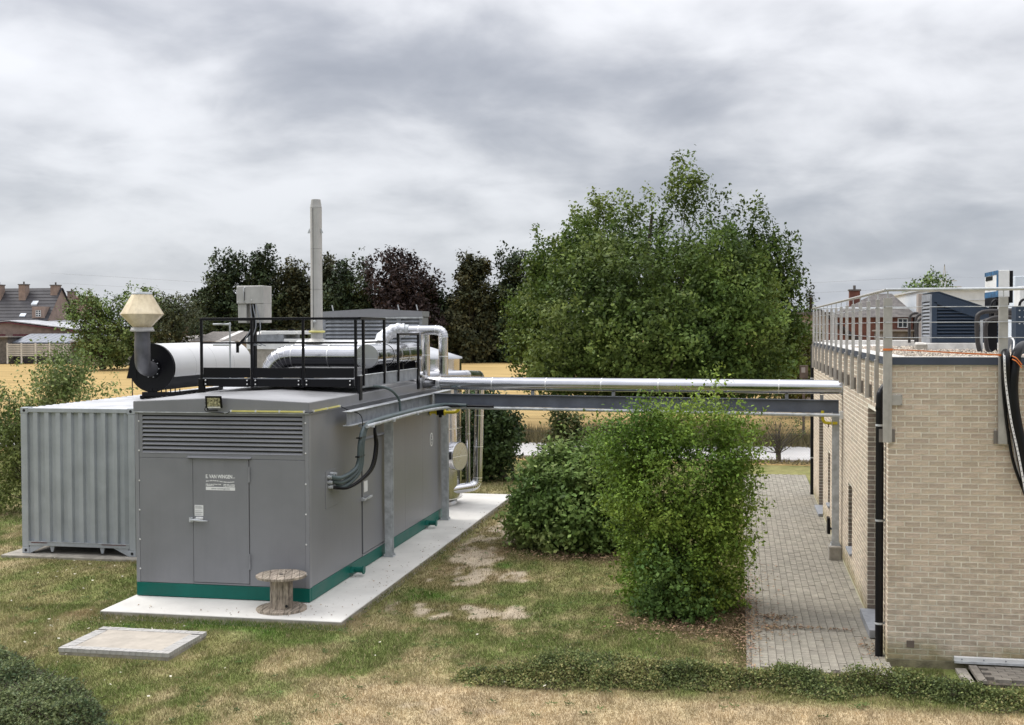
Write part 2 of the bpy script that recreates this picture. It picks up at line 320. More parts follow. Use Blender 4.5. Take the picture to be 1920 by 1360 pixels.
def color_attr(me, cols):
    a = me.color_attributes.new('Col', 'FLOAT_COLOR', 'POINT'); c4 = np.ones((len(cols), 4), np.float32); c4[:, :3] = cols
    a.data.foreach_set('color', c4.ravel())
def mesh_np(name, v, quads=None, tris=None, mat_=None, cols=None, parent=None, smooth=False):
    me = bpy.data.meshes.new(name); v = np.asarray(v, np.float32)
    if parent is not None: v = v - np.array(rootloc(parent), np.float32)
    F, k = (quads, 4) if quads is not None else (tris, 3)
    me.vertices.add(len(v)); me.vertices.foreach_set('co', v.ravel()); me.loops.add(F.size); me.loops.foreach_set('vertex_index', F.astype(np.int32).ravel())
    me.polygons.add(len(F)); me.polygons.foreach_set('loop_start', np.arange(0, F.size, k, dtype=np.int32))
    try: me.polygons.foreach_set('loop_total', np.full(len(F), k, np.int32))
    except Exception: pass
    if smooth: me.polygons.foreach_set('use_smooth', np.ones(len(F), bool))
    me.update(calc_edges=True)
    if cols is not None: color_attr(me, cols)
    if mat_: me.materials.append(mat_)
    o = bpy.data.objects.new(name, me); C.objects.link(o)
    if parent is not None: o.parent = parent
    return o

# ------------------------------------------------------------------ setting: ground
gx = np.arange(-26, 8.001, 0.085); gy = np.arange(9.0, 38.9, 0.085); X, Y = np.meshgrid(gx, gy); x = X.ravel(); y = Y.ravel()
cols, _ = ground_col(x, y); z = zg(x, y)
flat = ((x > -10.1) & (x < -5.5) & (y > 16.2) & (y < 30.4)) | ((x > -0.05) & (y > 15.3)) ; z = np.where(flat, -0.015, z)
nx = len(gx); ny = len(gy); ii = (np.arange(ny - 1)[:, None] * nx + np.arange(nx - 1)[None, :]).ravel()
tag(mesh_np('lawn', np.stack([x, y, z], 1), quads=np.stack([ii, ii + 1, ii + nx + 1, ii + nx], 1), mat_=M_ground, cols=cols, smooth=True), kind='structure')
tag(MB().add([(-900, 9, -0.06), (900, 9, -0.06), (900, 2500, -0.06), (-900, 2500, -0.06)], [(0, 1, 2, 3)]).build('field', M_field), kind='structure')
tag(MB().add([(-900, -900, -0.02), (900, -900, -0.02), (900, 9.03, -0.02), (-900, 9.03, -0.02)], [(0, 1, 2, 3)]).build('unseen_rear_ground', mat('reflected_rear_green', (0.115, 0.125, 0.05), 0.95, var=0.25, vs=0.4, spec=0.1)), kind='structure')  # unseen ground behind the camera, added dark green for the cladding to reflect
tag(MB().box(-70, 40, 40.1, 44.6, -0.05, 0.03).build('road', M_road), kind='structure')
s = MB().box(-9.713, -5.80, 16.52, 30.02, -0.1, 0.12).build('concrete_slab', M_conc, bevel=0.008); tag(s, kind='structure')
m = MB(); m.box(-9.716, -5.797, 16.516, 16.519, -0.1, 0.105); m.box(-5.799, -5.795, 16.52, 30.02, -0.1, 0.105); m.build('soiled_edge', M_concdk, s)
s = MB().box(-14.25, -11.2, 20.62, 33.6, -0.1, 0.05).build('container_footing', M_concdk, bevel=0.01); tag(s, kind='structure')
tag(MB().box(-12.3, -8.4, 32.0, 39.0, -0.1, 0.10).build('rear_slab', M_conc), kind='structure')

# grass blades
def in_hard(x, y):
    return (((x > -9.74) & (x < -5.78) & (y > 16.5) & (y < 30.05)) | ((x > -14.3) & (x < -11.15) & (y > 20.6) & (y < 33.7)) | ((x > 0.12) & (x < 2.0) & (y > 15.45)) | ((x > 1.9) & (y > 15.95)) | ((x > 2.6) & (y > 15.3))
            | ((x > -9.25) & (x < -7.52) & (y > 14.5) & (y < 15.76)))
def blades(x0, x1, y0, y1, dens, hmin, hmax, w):
    n = int((x1 - x0) * (y1 - y0) * dens); x = rng.uniform(x0, x1, n); y = rng.uniform(y0, y1, n)
    k = (x > -0.74 * y - 1.0) & (x < 0.245 * y + 0.6) & ~in_hard(x, y); x = x[k]; y = y[k]
    c, sm = ground_col(x, y); k = rng.random(len(x)) > sm * 0.78; x = x[k]; y = y[k]; c = c[k]
    n = len(x); clump = fbm(x, y, 0.35, 77, 2); dryness = c[:, 0] / (c[:, 1] + 1e-3)
    h = rng.uniform(hmin, hmax, n) * (0.55 + 0.9 * clump) * np.where(dryness > 1.2, 0.85, 1.0); a = rng.uniform(0, 2 * np.pi, n); lean = rng.normal(0, 0.45, (n, 2)) * h[:, None]
    ww = w * rng.uniform(0.6, 1.3, n); z = zg(x, y) - 0.004; dx = np.cos(a) * ww / 2; dy = np.sin(a) * ww / 2
    p = np.empty((n, 3, 3)); p[:, 0] = np.stack([x - dx, y - dy, z], 1); p[:, 1] = np.stack([x + dx, y + dy, z], 1); p[:, 2] = np.stack([x + lean[:, 0], y + lean[:, 1], z + h], 1)
    tint = rng.normal(1.0, 0.16, (n, 1)).clip(0.5, 1.7); alt = rng.random(n)
    c = c * tint; c[alt > 0.92] = STRAW * rng.uniform(0.7, 1.25, ((alt > 0.92).sum(), 1)); gm = (alt < 0.10) & ((y > 14.3) | (x < -4.5)); c[gm] = GREEN * rng.uniform(0.7, 1.4, (gm.sum(), 1))
    cc = np.repeat(c, 3, 0); cc[0::3] *= 0.85; cc[1::3] *= 0.85
    return p.reshape(-1, 3), cc
P1, C1 = blades(-13.6, 4.2, 11.2, 17.2, 3000, 0.025, 0.065, 0.010); P2, C2 = blades(-18, 0.2, 17.2, 24, 1500, 0.02, 0.06, 0.013); P3, C3 = blades(-25, 3.6, 24, 38.6, 420, 0.03, 0.07, 0.022)
P = np.concatenate([P1, P2, P3]); Cc = np.concatenate([C1, C2, C3])
tag(mesh_np('grass', P, tris=np.arange(len(P)).reshape(-1, 3), mat_=M_grass, cols=Cc), 'short patchy lawn grass, green to straw dry, round the slab', 'grass', kind='stuff')
# broad-leaved weeds in the lawn
nw = 420; wx = rng.uniform(-12, 3, nw); wy = rng.uniform(11.6, 23, nw); k = ~in_hard(wx, wy) & (wx > -0.74 * wy - 1); wx = wx[k]; wy = wy[k]; wi = np.repeat(np.arange(len(wx)), 11); an = rng.uniform(0, 6.28, len(wi)); rd = rng.uniform(.01, .075, len(wi)); lx = wx[wi] + np.cos(an) * rd; ly = wy[wi] + np.sin(an) * rd; zc = zg(lx, ly) + rng.uniform(.015, .04, len(wi)); sw = rng.uniform(.012, .03, len(wi))
v = np.empty((len(wi), 4, 3))
for q, (a_, b_) in enumerate(((-1, 0), (0, -.45), (1, 0), (0, .45))): v[:, q, 0] = lx + sw * (a_ * np.cos(an) - b_ * np.sin(an)); v[:, q, 1] = ly + sw * (a_ * np.sin(an) + b_ * np.cos(an)); v[:, q, 2] = zc + (.012 if a_ > 0 else 0)
cw = np.array([0.075, 0.125, 0.03]) * rng.uniform(.6, 1.5, (len(wx), 1))[wi]
tag(mesh_np('lawn_weeds', v.reshape(-1, 3), quads=np.arange(4 * len(wi)).reshape(-1, 4), mat_=M_grass, cols=np.repeat(cw, 4, 0)), 'small dark green weed rosettes dotted over the lawn', 'weeds', kind='stuff')
# tall dry weeds along the road
n = 26000; x = rng.uniform(-34, 6, n); y = rng.normal(45.3, 0.5, n); k = rng.random(n) < 0.12; y[k] = rng.normal(39.4, 0.35, k.sum()); h = rng.uniform(0.15, 0.75, n) * (0.4 + fbm(x, y, 3, 5)); h[k] *= 0.22
a = rng.uniform(0, 6.28, n); w = 0.03; p = np.empty((n, 3, 3)); p[:, 0] = np.stack([x - np.cos(a) * w, y, 0 * x], 1); p[:, 1] = np.stack([x + np.cos(a) * w, y, 0 * x], 1); p[:, 2] = np.stack([x + rng.normal(0, .15, n), y + rng.normal(0, .15, n), h], 1)
c = (np.array([0.16, 0.135, 0.06]) * rng.uniform(0.6, 1.6, (n, 1))); tag(mesh_np('roadside_weeds', p.reshape(-1, 3), tris=np.arange(3 * n).reshape(-1, 3), mat_=M_grass, cols=np.repeat(c, 3, 0)), 'rough dry weeds along the far side of the white road', 'weeds', kind='stuff')

# ------------------------------------------------------------------ plants
def leaf_mesh(name, c, nrm_up, size, col, parent, mat_, aspect=0.62, stuff=False, core=None):
    n = len(c); d = rng.normal(0, 1, (n, 3)); d /= np.linalg.norm(d, axis=1)[:, None]
    up = rng.normal(0, 1, (n, 3)); up[:, 2] = np.abs(up[:, 2]) + nrm_up
    if core is not None: q_ = c - core; up = up + 1.1 * q_ / (np.linalg.norm(q_, axis=1)[:, None] + 1e-6)
    s_ = np.cross(d, up); s_ /= np.linalg.norm(s_, axis=1)[:, None] + 1e-9
    nn = np.cross(s_, d); sz = (size * rng.uniform(0.6, 1.35, n))[:, None]
    v = np.empty((n, 4, 3)); v[:, 0] = c - d * sz * 0.5; v[:, 1] = c + s_ * sz * aspect / 2 + nn * sz * 0.10; v[:, 2] = c + d * sz * 0.5; v[:, 3] = c - s_ * sz * aspect / 2 + nn * sz * 0.10
    o = mesh_np(name, v.reshape(-1, 3), quads=np.arange(4 * n).reshape(-1, 4), mat_=mat_, cols=np.repeat(col, 4, 0), parent=parent)
    if stuff: o['kind'] = 'stuff'
    return o
def plant(name, label, cat, base, lobes, leaf, nspr, per, pal, trunk_r, limbs, seed, spr_len=0.5, spread=0.10, shell=0.55, up=0.6, shoots=(), nrm_up=0.6, mat_=None, group=None, bark=None, droop=0.0, stems=1, limb_r=0.35, gap=0.34):
    global rng
    rng = np.random.default_rng(seed); base = np.array(base, float); L = np.array(lobes, float); t = thing(name, label, cat, tuple(base), group)
    w = L[:, 3] * L[:, 4] * L[:, 5]; w = w ** 0.8; w /= w.sum(); li = rng.choice(len(L), nspr, p=w); outk = 0.9
    d = rng.normal(0, 1, (nspr, 3)); d /= np.linalg.norm(d, axis=1)[:, None]; rr = np.where(rng.random(nspr) < shell, rng.uniform(0.80, 1.04, nspr), rng.uniform(0.2, 1, nspr) ** 0.5)
    rr *= 1 + 0.16 * np.sin(d[:, 0] * 7 + li * 1.7) * np.cos(d[:, 2] * 6 + li)
    cen = L[li, :3] + d * rr[:, None] * L[li, 3:6]; gs = spr_len * 2.6; gn = fbm(cen[:, 0] + cen[:, 1] * 0.6, cen[:, 2] + cen[:, 1] * 0.8, gs, seed + 5, 2); cen = cen[(cen[:, 2] > base[2] + 0.05) & (gn > gap)]; n0 = len(cen)
    core = L[:, :3].T @ w; out = cen - core; out /= np.linalg.norm(out, axis=1)[:, None] + 1e-6
    ax = out * 0.7 + np.array([0, 0, up]) + rng.normal(0, 0.45, (n0, 3)); ax[:, 2] -= droop; ax /= np.linalg.norm(ax, axis=1)[:, None]
    ln = spr_len * rng.uniform(0.4, 1.3, n0)
    if len(shoots):
        sh = np.array(shoots, float); cen = np.concatenate([cen, sh[:, :3]]); v = sh[:, 3:6]; l2 = np.linalg.norm(v, axis=1); ax = np.concatenate([ax, v / l2[:, None]]); ln = np.concatenate([ln, l2])
    reps = np.full(len(cen), per); reps[n0:] = (per * 1.6 * ln[n0:] / spr_len).astype(int); ix = np.repeat(np.arange(len(cen)), reps)
    tt = rng.uniform(-0.25, 1, len(ix)); p = cen[ix] + ax[ix] * (ln[ix] * tt)[:, None] + rng.normal(0, 1, (len(ix), 3)) * spread * (1.15 - 0.7 * np.clip(tt, 0, 1))[:, None]
    p = p[p[:, 2] > base[2] + 0.01] if True else p; ix = ix[:len(p)]
    pal = np.array(pal); f = fbm(p[:, 0] * 1.0 + p[:, 1], p[:, 2] * 1.3, spr_len * 3.2, seed); k = np.clip(f * (len(pal)) - 0.2 + rng.normal(0, 0.35, len(p)), 0, len(pal) - 1.001); k0 = k.astype(int)
    col = pal[k0] * (1 - (k - k0))[:, None] + pal[np.minimum(k0 + 1, len(pal) - 1)] * (k - k0)[:, None]; col = col * rng.normal(1, 0.15, (len(p), 1)).clip(0.5, 1.6) * (rng.uniform(0.72, 1.25, len(cen)) * (0.45 + 1.1 * fbm(cen[:, 0] * 1.1 + cen[:, 1], cen[:, 2] - cen[:, 1] * 0.5, spr_len * 3.0, seed + 31, 3)))[ix][:, None]
    m = MB(); tops = []
    for s_ in range(stems):
        off = np.array([rng.normal(0, 1), rng.normal(0, 1), 0]) * trunk_r * (1.5 if stems > 1 else 0); b0 = base + off
        topz = max(L[:, 2]) if stems == 1 else L[rng.integers(len(L)), 2]; tp = np.array([core[0] + off[0] * 3, core[1] + off[1] * 3, base[2] + (topz - base[2]) * 0.95])
        pts = [b0 * (1 - q) + tp * q + rng.normal(0, trunk_r * 0.4, 3) * (q > 0) for q in np.linspace(0, 1, 7)]
        m.tube([tuple(q) for q in pts], [trunk_r * (1 - 0.8 * q) * (1.25 if i == 0 else 1) for i, q in enumerate(np.linspace(0, 1, 7))], 8); tops.append(pts)
    for i in range(limbs):
        j = rng.integers(len(cen)); tgt = cen[j]; pts = tops[rng.integers(len(tops))]; q = np.clip((tgt[2] - base[2]) / (L[:, 2].max() + L[:, 5].max() - base[2]) * 0.55 + rng.normal(0, .06), 0.08, 0.85) * 6; a0 = pts[int(q)] * (1 - q % 1) + pts[min(int(q) + 1, 6)] * (q % 1)
        mid = (a0 + tgt) / 2 + np.array([0, 0, -0.08 * np.linalg.norm(tgt - a0)]) + rng.normal(0, 0.05, 3) * np.linalg.norm(tgt - a0)
        r0 = trunk_r * limb_r * (1 - 0.1 * q); m.tube(spline([a0, mid, tgt], 4), [r0 * (1 - 0.85 * k / 8) for k in range(9)], 5, caps=False)
    m.build('trunk', bark or M_bark, t); leaf_mesh('crown', p, nrm_up, leaf, col, t, mat_ or M_leaf, core=core)
    for c in t.children:
        if c.name.startswith('crown'): c['kind'] = 'thing'
    return t
def lobes_px(Yc, L, ry=None):      # (px,py,rx,ry) in photo pixels -> lobe at distance Yc
    out = []
    for l in L:
        px, py, rx, rz = l[:4]; dy = l[4] if len(l) > 4 else 0; Yq = Yc + dy; p = at(px, py, Yq); sc = Yq * 1.0 / F_PX * 1.02; out.append((p[0], p[1], p[2], rx * sc, (ry or rx * sc), rz * sc))
    return out
OAK = [(0.028, 0.055, 0.012), (0.055, 0.095, 0.020), (0.105, 0.155, 0.032), (0.200, 0.250, 0.060)]
shoots = []
for px, py, l in ((1280, 330, 1.0), (1262, 350, .9), (1305, 345, .9), (1322, 372, .9), (1250, 395, .9), (1345, 380, .8), (1355, 375, .8), (1400, 395, .9), (1412, 385, .8), (1372, 410, .8), (1436, 408, 1.0), (1445, 425, .8), (1218, 368, .8), (1222, 382, .8), (1195, 400, .7), (1160, 378, .8), (1147, 392, .8), (1115, 385, 1.0), (1112, 400, .9), (1075, 415, 1.0), (1085, 430, .8), (1012, 455, 1.0), (1010, 475, .9), (1040, 470, .7), (985, 490, .7), (1460, 450, .8), (1475, 480, .7), (1490, 500, .7), (1290, 310, .9), (1275, 315, 1.1), (960, 560, .7), (955, 610, .7), (1500, 510, .6)):
    q = at(px, py + 22, 51.5 + R.uniform(-2, 2)); shoots.append((*q, R.uniform(-.25, .25), 0, l * 1.25))
plant('oak_tree', 'large broad green oak rising behind the long silver pipe', 'tree', tuple(at(1235, 802, 52)),
      lobes_px(52, [(1283, 395, 30, 72), (1290, 450, 66, 52), (1212, 455, 58, 58, -2), (1375, 462, 52, 58), (1135, 452, 46, 56), (1095, 470, 34, 50, 1), (1120, 525, 82, 66, -2), (1200, 540, 115, 86, -4), (1330, 540, 112, 92, -3), (1432, 522, 44, 62), (1035, 520, 34, 52), (1010, 600, 42, 50, 1), (1018, 640, 46, 50, -1),
                    (1100, 620, 110, 85, -4), (1230, 640, 130, 90, -5), (1360, 630, 110, 90, -4), (1450, 580, 42, 75), (1440, 650, 60, 60, 0), (1015, 690, 55, 38, -1), (1120, 700, 120, 50, -3), (1300, 700, 160, 55, -3), (1200, 600, 200, 130, 2)]),
      0.175, 5200, 44, OAK, 0.30, 110, 3, spr_len=0.95, spread=0.22, shell=0.72, up=0.75, gap=0.37, shoots=shoots, limb_r=0.3)
HAZ = [(0.075, 0.135, 0.034), (0.120, 0.195, 0.050), (0.190, 0.275, 0.075), (0.30, 0.35, 0.12)]
hz_ = [(1030, 935, 58, 72), (1100, 945, 68, 80, -.3), (1008, 975, 48, 50), (1080, 990, 78, 45, -.3), (1150, 950, 50, 75), (1065, 895, 50, 42), (1120, 885, 55, 45)]
plant('hazel_bush', 'dense dark broad-leaved hazel bush on the lawn right of the slab', 'bush', (-3.35, 24.0, 0), lobes_px(23.8, hz_, 0.9), 0.105, 2100, 16, HAZ, 0.03, 40, 5, spr_len=0.32, spread=0.11, shell=0.72, gap=0.28, up=0.15, nrm_up=1.1, stems=5,
      shoots=[(*at(px, py, 23.8), R.uniform(-.1, .1), 0, R.uniform(.3, .6)) for px, py in ((1045, 858), (1082, 840), (1100, 846), (1130, 840), (1020, 880), (1000, 915), (1060, 835))])
MAP = [(0.075, 0.150, 0.026), (0.135, 0.225, 0.036), (0.215, 0.310, 0.050), (0.35, 0.43, 0.075)]
mp_ = [(1270, 920, 105, 95, -.45), (1290, 1010, 90, 75, -.4), (1265, 1100, 70, 52, -.3), (1215, 830, 80, 65), (1190, 795, 42, 40), (1290, 822, 88, 56), (1368, 840, 56, 70), (1170, 850, 55, 60), (1290, 900, 125, 85), (1195, 935, 62, 62), (1360, 930, 50, 95), (1270, 1000, 105, 75), (1350, 1040, 46, 75), (1270, 1080, 92, 62), (1300, 1125, 80, 36), (1230, 1125, 60, 34), (1220, 1060, 55, 50), (1330, 1110, 55, 40)]
msh = [(*at(px, py + 14, 19 + R.uniform(-.6, .6)), R.uniform(-.08, .08), 0, l) for px, py, l in ((1345, 700, .35), (1340, 730, .35), (1320, 720, .3), (1310, 745, .3), (1360, 715, .25), (1300, 735, .3), (1345, 755, .35), (1330, 690, .2), (1230, 742, .25), (1195, 745, .25), (1260, 750, .25), (1370, 752, .25), (1165, 775, .3), (1140, 800, .3), (1120, 815, .3), (1100, 790, .3), (1110, 800, .35), (1325, 765, .3), (1345, 775, .3))]
msh += [(*at(px, py, 19 + R.uniform(-.5, .5)), dx, R.uniform(-.1, .1), dz) for px, py, dx, dz in ((1150, 870, -.35, .12), (1140, 920, -.25, .02), (1160, 990, -.25, .06), (1180, 1060, -.22, .03), (1185, 1110, -.2, -.02), (1130, 840, -.25, .2), (1400, 820, .2, .2), (1395, 1040, .22, .04), (1380, 1090, .2, 0), (1410, 1000, .2, .08), (1385, 1130, .18, -.04), (1220, 775, -.1, .35), (1270, 775, .03, .4))]
msh += [(*at(1343, 775, 19), -.02, 0, .80), (*at(1340, 780, 19.1), .04, 0, .65), (*at(1318, 785, 18.9), .0, 0, .45), (*at(1300, 790, 19), .05, 0, .4), (*at(1235, 790, 19), -.03, 0, .36), (*at(1200, 800, 19), -.03, 0, .33), (*at(1410, 950, 19), .25, 0, -.02), (*at(1400, 870, 19), .22, 0, .05), (*at(1395, 1000, 19), .3, -.1, -.1), (*at(1415, 900, 19), .2, -.1, .05)]
plant('field_maple_bush', 'tall bright green small-leaved bush before the pipe bridge, beside the paved path', 'bush', (-0.85, 18.5, 0), [(a, b, c, d * .88, e, f * .9) for a, b, c, d, e, f in lobes_px(18.9, mp_, 0.62)], 0.060, 3600, 18, MAP, 0.024, 95, 6, spr_len=0.36, spread=0.062, shell=0.62, gap=0.36, up=0.25, nrm_up=0.8, stems=5, shoots=msh, limb_r=0.55)
ivy = [(1270, 1110, 60, 50, -.4), (1245, 1130, 45, 35, -.5), (1310, 1135, 45, 30, -.4), (1235, 1070, 40, 45, -.5)]
plant('ivy_clump', 'dark green ivy growing at the foot of the tall bright green bush', 'ivy', (-0.95, 18.1, 0), lobes_px(18.5, ivy, 0.4), 0.075, 260, 13, [(0.060, 0.125, 0.030), (0.100, 0.180, 0.045), (0.16, 0.25, 0.060)], 0.02, 12, 16, spr_len=0.16, spread=0.07, shell=0.9, up=-0.1, nrm_up=0.9, stems=2)
plant('dark_laurel_bush', 'dark green bush behind the silver vertical pipes', 'bush', (-6.6, 33.6, 0), lobes_px(33.6, [(910, 830, 50, 70), (900, 790, 45, 50), (925, 800, 40, 45), (890, 860, 35, 45), (935, 830, 32, 30)], 0.8), 0.13, 900, 14, [(0.028, 0.050, 0.018), (0.050, 0.085, 0.028), (0.10, 0.145, 0.05)], 0.05, 25, 8, spr_len=0.4, spread=0.14, shell=0.8, up=0.2, nrm_up=0.9, stems=4)
lsh = []
for px, py, dx, l in ((140, 610, .15, .7), (170, 600, .25, .6), (115, 650, 0, .6), (60, 700, -.4, .5), (40, 690, -.3, .4), (85, 660, -.1, .6), (165, 680, .5, .3), (190, 705, .6, .25), (215, 725, .6, .1), (150, 640, .3, .5), (100, 690, 0, .5), (130, 700, .2, .4), (30, 720, -.4, .2), (120, 590, .05, .45), (200, 740, .5, .15), (60, 740, -.4, .3)): lsh.append((*at(px, py + 12, 26), dx, 0, l))
plant('wild_plum_shrub', 'loose green shrub with arching twigs behind the ribbed container', 'shrub', (-16.3, 26.0, 0), lobes_px(26, [(110, 700, 55, 45), (90, 740, 90, 40), (160, 730, 45, 35), (30, 780, 45, 60), (10, 850, 40, 70), (60, 830, 60, 80), (20, 920, 35, 45), (110, 780, 60, 60)], 0.9), 0.085, 1500, 13, [(0.080, 0.120, 0.036), (0.130, 0.185, 0.050), (0.210, 0.260, 0.085), (0.33, 0.37, 0.13)], 0.05, 60, 9, spr_len=0.42, spread=0.11, shell=0.45, up=0.35, stems=6, shoots=lsh, limb_r=0.5)
plant('sparse_sapling', 'nearly bare forked sapling by the fence at the end of the path', 'sapling', (1.33, 40.0, 0), lobes_px(40, [(1465, 790, 50, 35), (1430, 800, 30, 30), (1500, 790, 30, 30)], 0.8), 0.07, 110, 8, [(0.08, 0.10, 0.03), (0.15, 0.17, 0.05)], 0.045, 40, 10, spr_len=0.35, spread=0.12, shell=0.5, up=0.5, stems=3, limb_r=0.45)
plant('climber_clump', 'tangled climber over the rusty fence posts behind the hazel bush', 'climber', (-5.6, 37.2, 0), lobes_px(37.2, [(1050, 790, 14, 28), (1070, 800, 16, 24), (1055, 835, 24, 30), (1095, 840, 30, 28), (1040, 865, 30, 22)], 0.4), 0.13, 260, 12, [(0.03, 0.05, 0.015), (0.06, 0.08, 0.025), (0.13, 0.14, 0.05)], 0.04, 14, 12, spr_len=0.3, spread=0.14, stems=2)

# background trees
DARK = [(0.018, 0.032, 0.016), (0.032, 0.052, 0.024), (0.055, 0.080, 0.034), (0.095, 0.115, 0.050)]
PURP = [(0.022, 0.015, 0.015), (0.036, 0.023, 0.022), (0.060, 0.040, 0.035)]
BROWNISH = [(0.026, 0.034, 0.018), (0.052, 0.060, 0.028), (0.10, 0.098, 0.046)]
def far_tree(name, label, px, top, w, Yd, pal, seed, basepy=None, leaf=0.42, n=520, shape='pine', group='trees along the far edge of the field', trunkr=0.28):
    b = at(px, 0, Yd); b[2] = 0; sc = Yd / F_PX; zt = at(px, top + 4, Yd)[2]; hw = w * sc * 0.68; lb = []; rr = random.Random(seed)
    if shape == 'pine':
        k = 9
        for i in range(k):
            f = i / (k - 1); zz = zt * (0.12 + 0.80 * f); wd = hw * (1.0 - 0.62 * f ** 1.6) * rr.uniform(0.8, 1.15)
            for s_ in (-1, 0, 1): lb.append((b[0] + s_ * wd * 0.50 + rr.uniform(-.5, .5), b[1] + rr.uniform(-1.5, 1.5), zz + rr.uniform(-.7, .7), wd * 0.52, wd * 0.7, zt * 0.09))
        up, dr = 0.15, 0.1
    elif shape == 'cone':
        for i in range(8):
            f = i / 7; lb.append((b[0], b[1], zt * (0.1 + 0.84 * f), hw * (1 - 0.9 * f) + 0.12, hw * (1 - 0.9 * f) + 0.12, zt * 0.06))
        up, dr = 0.0, 0.5
    else:
        for i in range(12): 
            f = i / 11; a = rr.uniform(0, 6.28); lb.append((b[0] + math.cos(a) * hw * 0.5, b[1] + math.sin(a) * hw * 0.4, zt * (0.16 + 0.62 * f), hw * 0.55, hw * 0.55, zt * 0.2))
        lb.append((b[0], b[1], zt * 0.78, hw * 0.5, hw * 0.5, zt * 0.19)); up, dr = 0.4, 0
    return plant(name, label, 'tree', tuple(b), lb, leaf, n, 13, pal, trunkr, 26, seed, spr_len=leaf * 1.8, spread=leaf * 0.8, shell=0.6, up=up, droop=dr, mat_=M_leaf_far, group=group, gap=0.30)
FT = [('pine_tree', 'tall dark pine at the left end of the far tree row', 425, 470, 125, 148, DARK, 'pine'),
      ('pine_tree', 'dark pine behind the grey control cabinet, second from the left', 492, 474, 95, 150, DARK, 'pine'),
      ('pine_tree', 'lower pine just left of the tall grey flue', 552, 486, 90, 150, BROWNISH, 'pine'),
      ('pine_tree', 'green pine just right of the tall grey flue', 655, 478, 105, 150, DARK, 'pine'),
      ('pine_tree', 'low brownish pine filling the gap behind the flue', 605, 484, 90, 156, BROWNISH, 'pine'),
      ('copper_beech', 'purple-leaved beech rising above the far tree row', 752, 466, 118, 147, PURP, 'round'),
      ('spruce_tree', 'drooping dark spruce at the right of the purple beech', 800, 520, 75, 149, BROWNISH, 'cone'),
      ('pine_tree', 'slender brownish pine between the beech and the oak', 882, 476, 82, 149, BROWNISH, 'pine'),
      ('pine_tree', 'dark pine partly hidden by the left side of the oak', 962, 470, 90, 151, DARK, 'pine'),
      ('pine_tree', 'dark pine behind the oak, mostly hidden', 1015, 478, 90, 153, DARK, 'pine'),
      ('pine_tree', 'low pine in the dip between beech and slender pine', 842, 545, 70, 152, DARK, 'pine')]
for i, (nm, lab, px, top, w, Yd, pal, shp) in enumerate(FT): far_tree(nm, lab, px, top, w, Yd, pal, 100 + i, shape=shp, n=1500, leaf=0.46)
# undergrowth of the wood
n = 22000; px_ = rng.uniform(355, 1030, n); x = np.array([at(q, 640, 154)[0] for q in px_]); yb = 154 + rng.normal(0, 1.5, n); zz = rng.uniform(0, 9.5, n) * (0.6 + 0.5 * fbm(x, yb, 6, 4)); pal = np.array(DARK[:3]); col = pal[rng.integers(0, 3, n)] * rng.uniform(.6, 1.2, (n, 1))
o = leaf_mesh('undergrowth', np.stack([x, yb, zz], 1), 0.5, 0.7, col, None, M_leaf_far); tag(o, 'dark undergrowth below the far pines at the field edge', 'undergrowth', kind='stuff')
LG = [(0.065, 0.110, 0.030), (0.110, 0.170, 0.045), (0.170, 0.235, 0.070), (0.25, 0.30, 0.11)]
far_tree('broadleaf_tree', 'rounded green tree right of the dark-roofed house', 185, 541, 105, 118, LG, 131, shape='round', n=900, leaf=0.30, group='green trees by the far houses')
far_tree('broadleaf_tree', 'green tree behind the cream cone cowl', 262, 534, 120, 122, LG, 132, shape='round', n=900, leaf=0.30, group='green trees by the far houses')
far_tree('broadleaf_tree', 'greyish green tree between the cowl and the first pine', 325, 546, 90, 120, [(0.04, 0.055, 0.025), (0.07, 0.085, 0.04), (0.12, 0.13, 0.07)], 133, shape='round', n=650, leaf=0.28, group='green trees by the far houses')
far_tree('broadleaf_tree', 'dense green tree top above the white hall at right', 1760, 506, 84, 120, LG, 134, shape='round', n=900, leaf=0.30, group='green trees by the far houses')
far_tree('broadleaf_tree', 'small dark tree beside the hip roofed brick house', 1722, 556, 44, 118, LG, 135, shape='round', n=200, leaf=0.28, group='green trees by the far houses')
far_tree('spruce_tree', 'small pointed conifer above the far end of the brick building', 1520, 533, 40, 90, DARK, 136, shape='cone', n=260, leaf=0.24, group='trees right of the oak')
far_tree('broadleaf_tree', 'light green tree right behind the edge of the oak', 1492, 566, 70, 75, LG, 137, shape='round', n=420, leaf=0.24, group='trees right of the oak')
plant('olive_hedge', 'yellowish green hedge beyond the far end of the brick building', 'hedge', tuple(ground(1495, 760)), lobes_px(60, [(1475, 670, 40, 42), (1510, 665, 35, 40), (1500, 700, 45, 45), (1470, 720, 40, 40)], 1.2), 0.16, 700, 14, [(0.05, 0.062, 0.018), (0.085, 0.09, 0.022), (0.13, 0.125, 0.03)], 0.06, 10, 14, spr_len=0.4, spread=0.18, shell=0.9, mat_=M_leaf_far)

